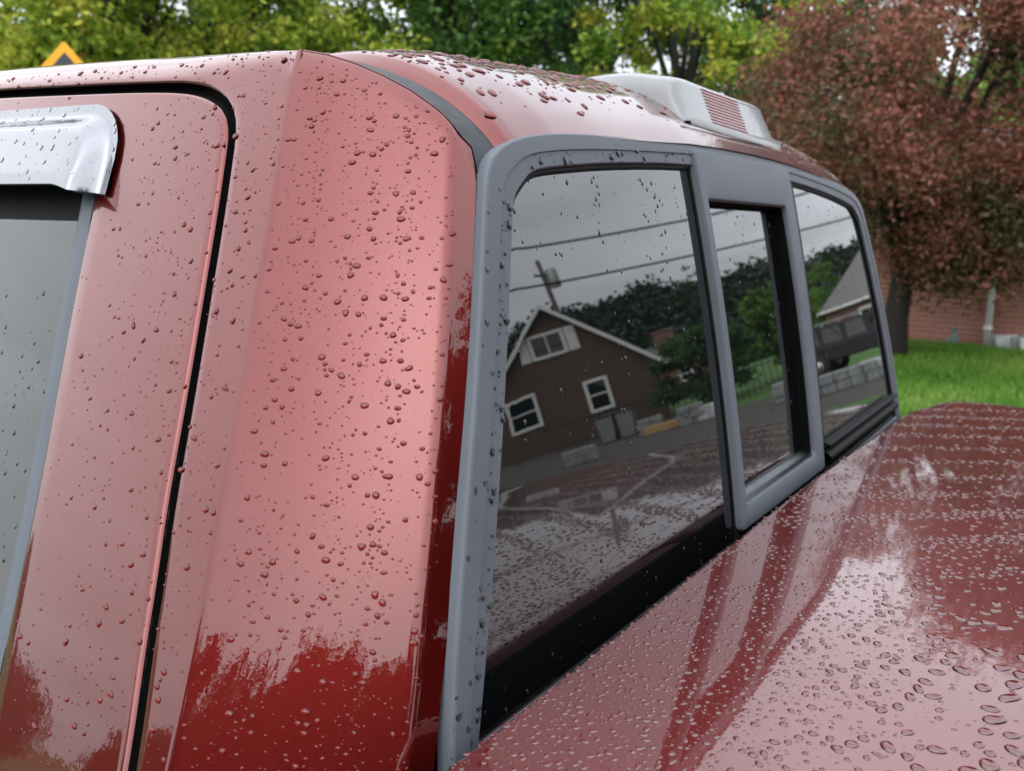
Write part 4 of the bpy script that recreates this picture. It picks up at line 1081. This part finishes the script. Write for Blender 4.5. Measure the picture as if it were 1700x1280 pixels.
for k, (az, lab) in enumerate(((-30.3, 'grey wheeled bin with dark lid, on the side of the low window'), (-28.9, 'grey wheeled bin with dark lid, nearest the house corner'))):
    p = pol(az, 25.5, RO); b_ = tag(empty('wheeled_bin', (p[0], p[1], .005), R(az)-math.pi/2+.2), lab, 'bin', 'bins by the house')
    mb = MB(); mb.add([(-.2, -.22, .04), (.2, -.22, .04), (.2, .22, .04), (-.2, .22, .04), (-.27, -.28, .86), (.27, -.28, .86), (.27, .3, .86), (-.27, .3, .86)], [(0, 3, 2, 1), (4, 5, 6, 7), (0, 1, 5, 4), (1, 2, 6, 5), (2, 3, 7, 6), (3, 0, 4, 7)]); mb.build('tub', 'bin_grey', b_)
    MB().box((0, .02, .91), (.60, .64, .08), .03).build('lid', 'bin_lid', b_)
    for x in (-.22, .22): MB().lathe([(.001, -.03), (.11, -.03), (.11, .03), (.001, .03)], (x, .26, .11), 14, 'x').build('wheel', 'tyre', b_)
# parked four wheel drive
p = pol(-12.2, 24.5, RO); jp = tag(empty('parked_jeep', (p[0], p[1], .005), R(-12.2)-math.pi/2+.35), 'dark grey boxy four wheel drive with roof rack parked before the hipped house', 'car')
mb = MB(); mb.box((0, 0, .72), (3.7, 1.6, .50), .06); mb.box((-1.35, 0, .98), (1.0, 1.4, .10), .04); mb.build('body', 'jeep_body', jp)
mb = MB(); mb.add([(-.75, -.74, .97), (1.75, -.74, .97), (1.75, .74, .97), (-.75, .74, .97), (-.5, -.66, 1.55), (1.65, -.66, 1.55), (1.65, .66, 1.55), (-.5, .66, 1.55)], [(4, 5, 6, 7), (0, 1, 5, 4), (1, 2, 6, 5), (2, 3, 7, 6), (3, 0, 4, 7)]); mb.build('cabin', 'jeep_body', jp)
for x0, x1 in ((-.5, .15), (.25, .9), (1.0, 1.55)):
    for s in (-1, 1):
        mb = MB(); v = [(x0, s*.745, 1.02), (x1, s*.745, 1.02), (x1-.02, s*.685, 1.48), (x0+.10, s*.685, 1.48)]; mb.add(v, [(0, 1, 2, 3)] if s < 0 else [(3, 2, 1, 0)]); mb.build('side_window', 'window_pane', jp)
MB().box((-.66, 0, 1.27), (.03, 1.2, .42), rot=Matrix.Rotation(.42*0, 3, 'Y')).build('windscreen', 'window_pane', jp)
mb = MB()
for s in (-.6, .6): mb.box((.6, s, 1.66), (1.9, .04, .04))
for x in (-.25, .3, .85, 1.4): mb.box((x, 0, 1.65), (.04, 1.2, .03)); mb.box((x, -.6, 1.60), (.03, .03, .10)); mb.box((x, .6, 1.60), (.03, .03, .10))
mb.build('roof_rack', 'galvanised', jp)
for x in (-1.2, 1.2):
    for s in (-1, 1):
        w_ = MB().lathe([(.18, -.12), (.36, -.12), (.38, -.08), (.38, .08), (.36, .12), (.18, .12)], (x, s*.72, .38), 20, 'y').build('wheel', 'tyre', jp, True)
        MB().lathe([(.20, .09*s), (.17, .11*s), (.05, .10*s), (.001, .12*s)], (x, s*.72, .38), 16, 'y').build('rim', 'steel_rim', w_, True)
for s in (-.55, .55): MB().lathe([(.001, -.04), (.10, -.04), (.10, .02), (.001, .03)], (-1.86, s, .80), 14, 'x').build('headlight', 'lens_clear', jp)
# trees on the left of the truck: only the paint reflects them; those behind the tailgate are added to darken the pillar edge
lt = 'trees along the left side of the drive'
for k, (az, D_, h, rx, lab) in enumerate(((158, 15, 5.3, 2.7, 'green tree ahead on the left of the drive'), (172, 14, 5.2, 2.7, 'green tree level with the cab on the left of the drive'), (-173, 14, 5.3, 2.7, 'green tree level with the bed on the left of the drive'), (-158, 15, 5.5, 2.8, 'green tree behind the truck on the left of the drive'), (-72, 11.5, 7.2, 2.6, 'added unseen tree behind the tailgate, toward the yard, darkening the pillar edge reflection'), (-92, 11, 7.4, 2.6, 'added unseen tree straight behind the tailgate, darkening the pillar edge reflection'), (-112, 11.5, 7.2, 2.6, 'added unseen tree behind the tailgate, toward the drive, darkening the pillar edge reflection'), (-142, 17, 5.6, 3.0, 'last green tree on the left of the drive'), (135, 46, 3.4, 3.4, 'far low tree across the left lawn'), (124, 52, 3.2, 3.6, 'far low tree toward the road on the left lawn'), (114, 55, 3.6, 3.6, 'far low tree at the road end of the left lawn'), (144, 40, 3.6, 3.2, 'far low tree beside the near row on the left lawn'))):
    tree('drive_tree', lab, lt, pol(az, D_), h, -.2, rx, 'leaf_dark', 85000 if D_ < 20 else 16000, .085 if D_ < 20 else .14, 400+5*k, .15, 150, shape=.3, boxy=6.0 if D_ < 20 else 2.0)
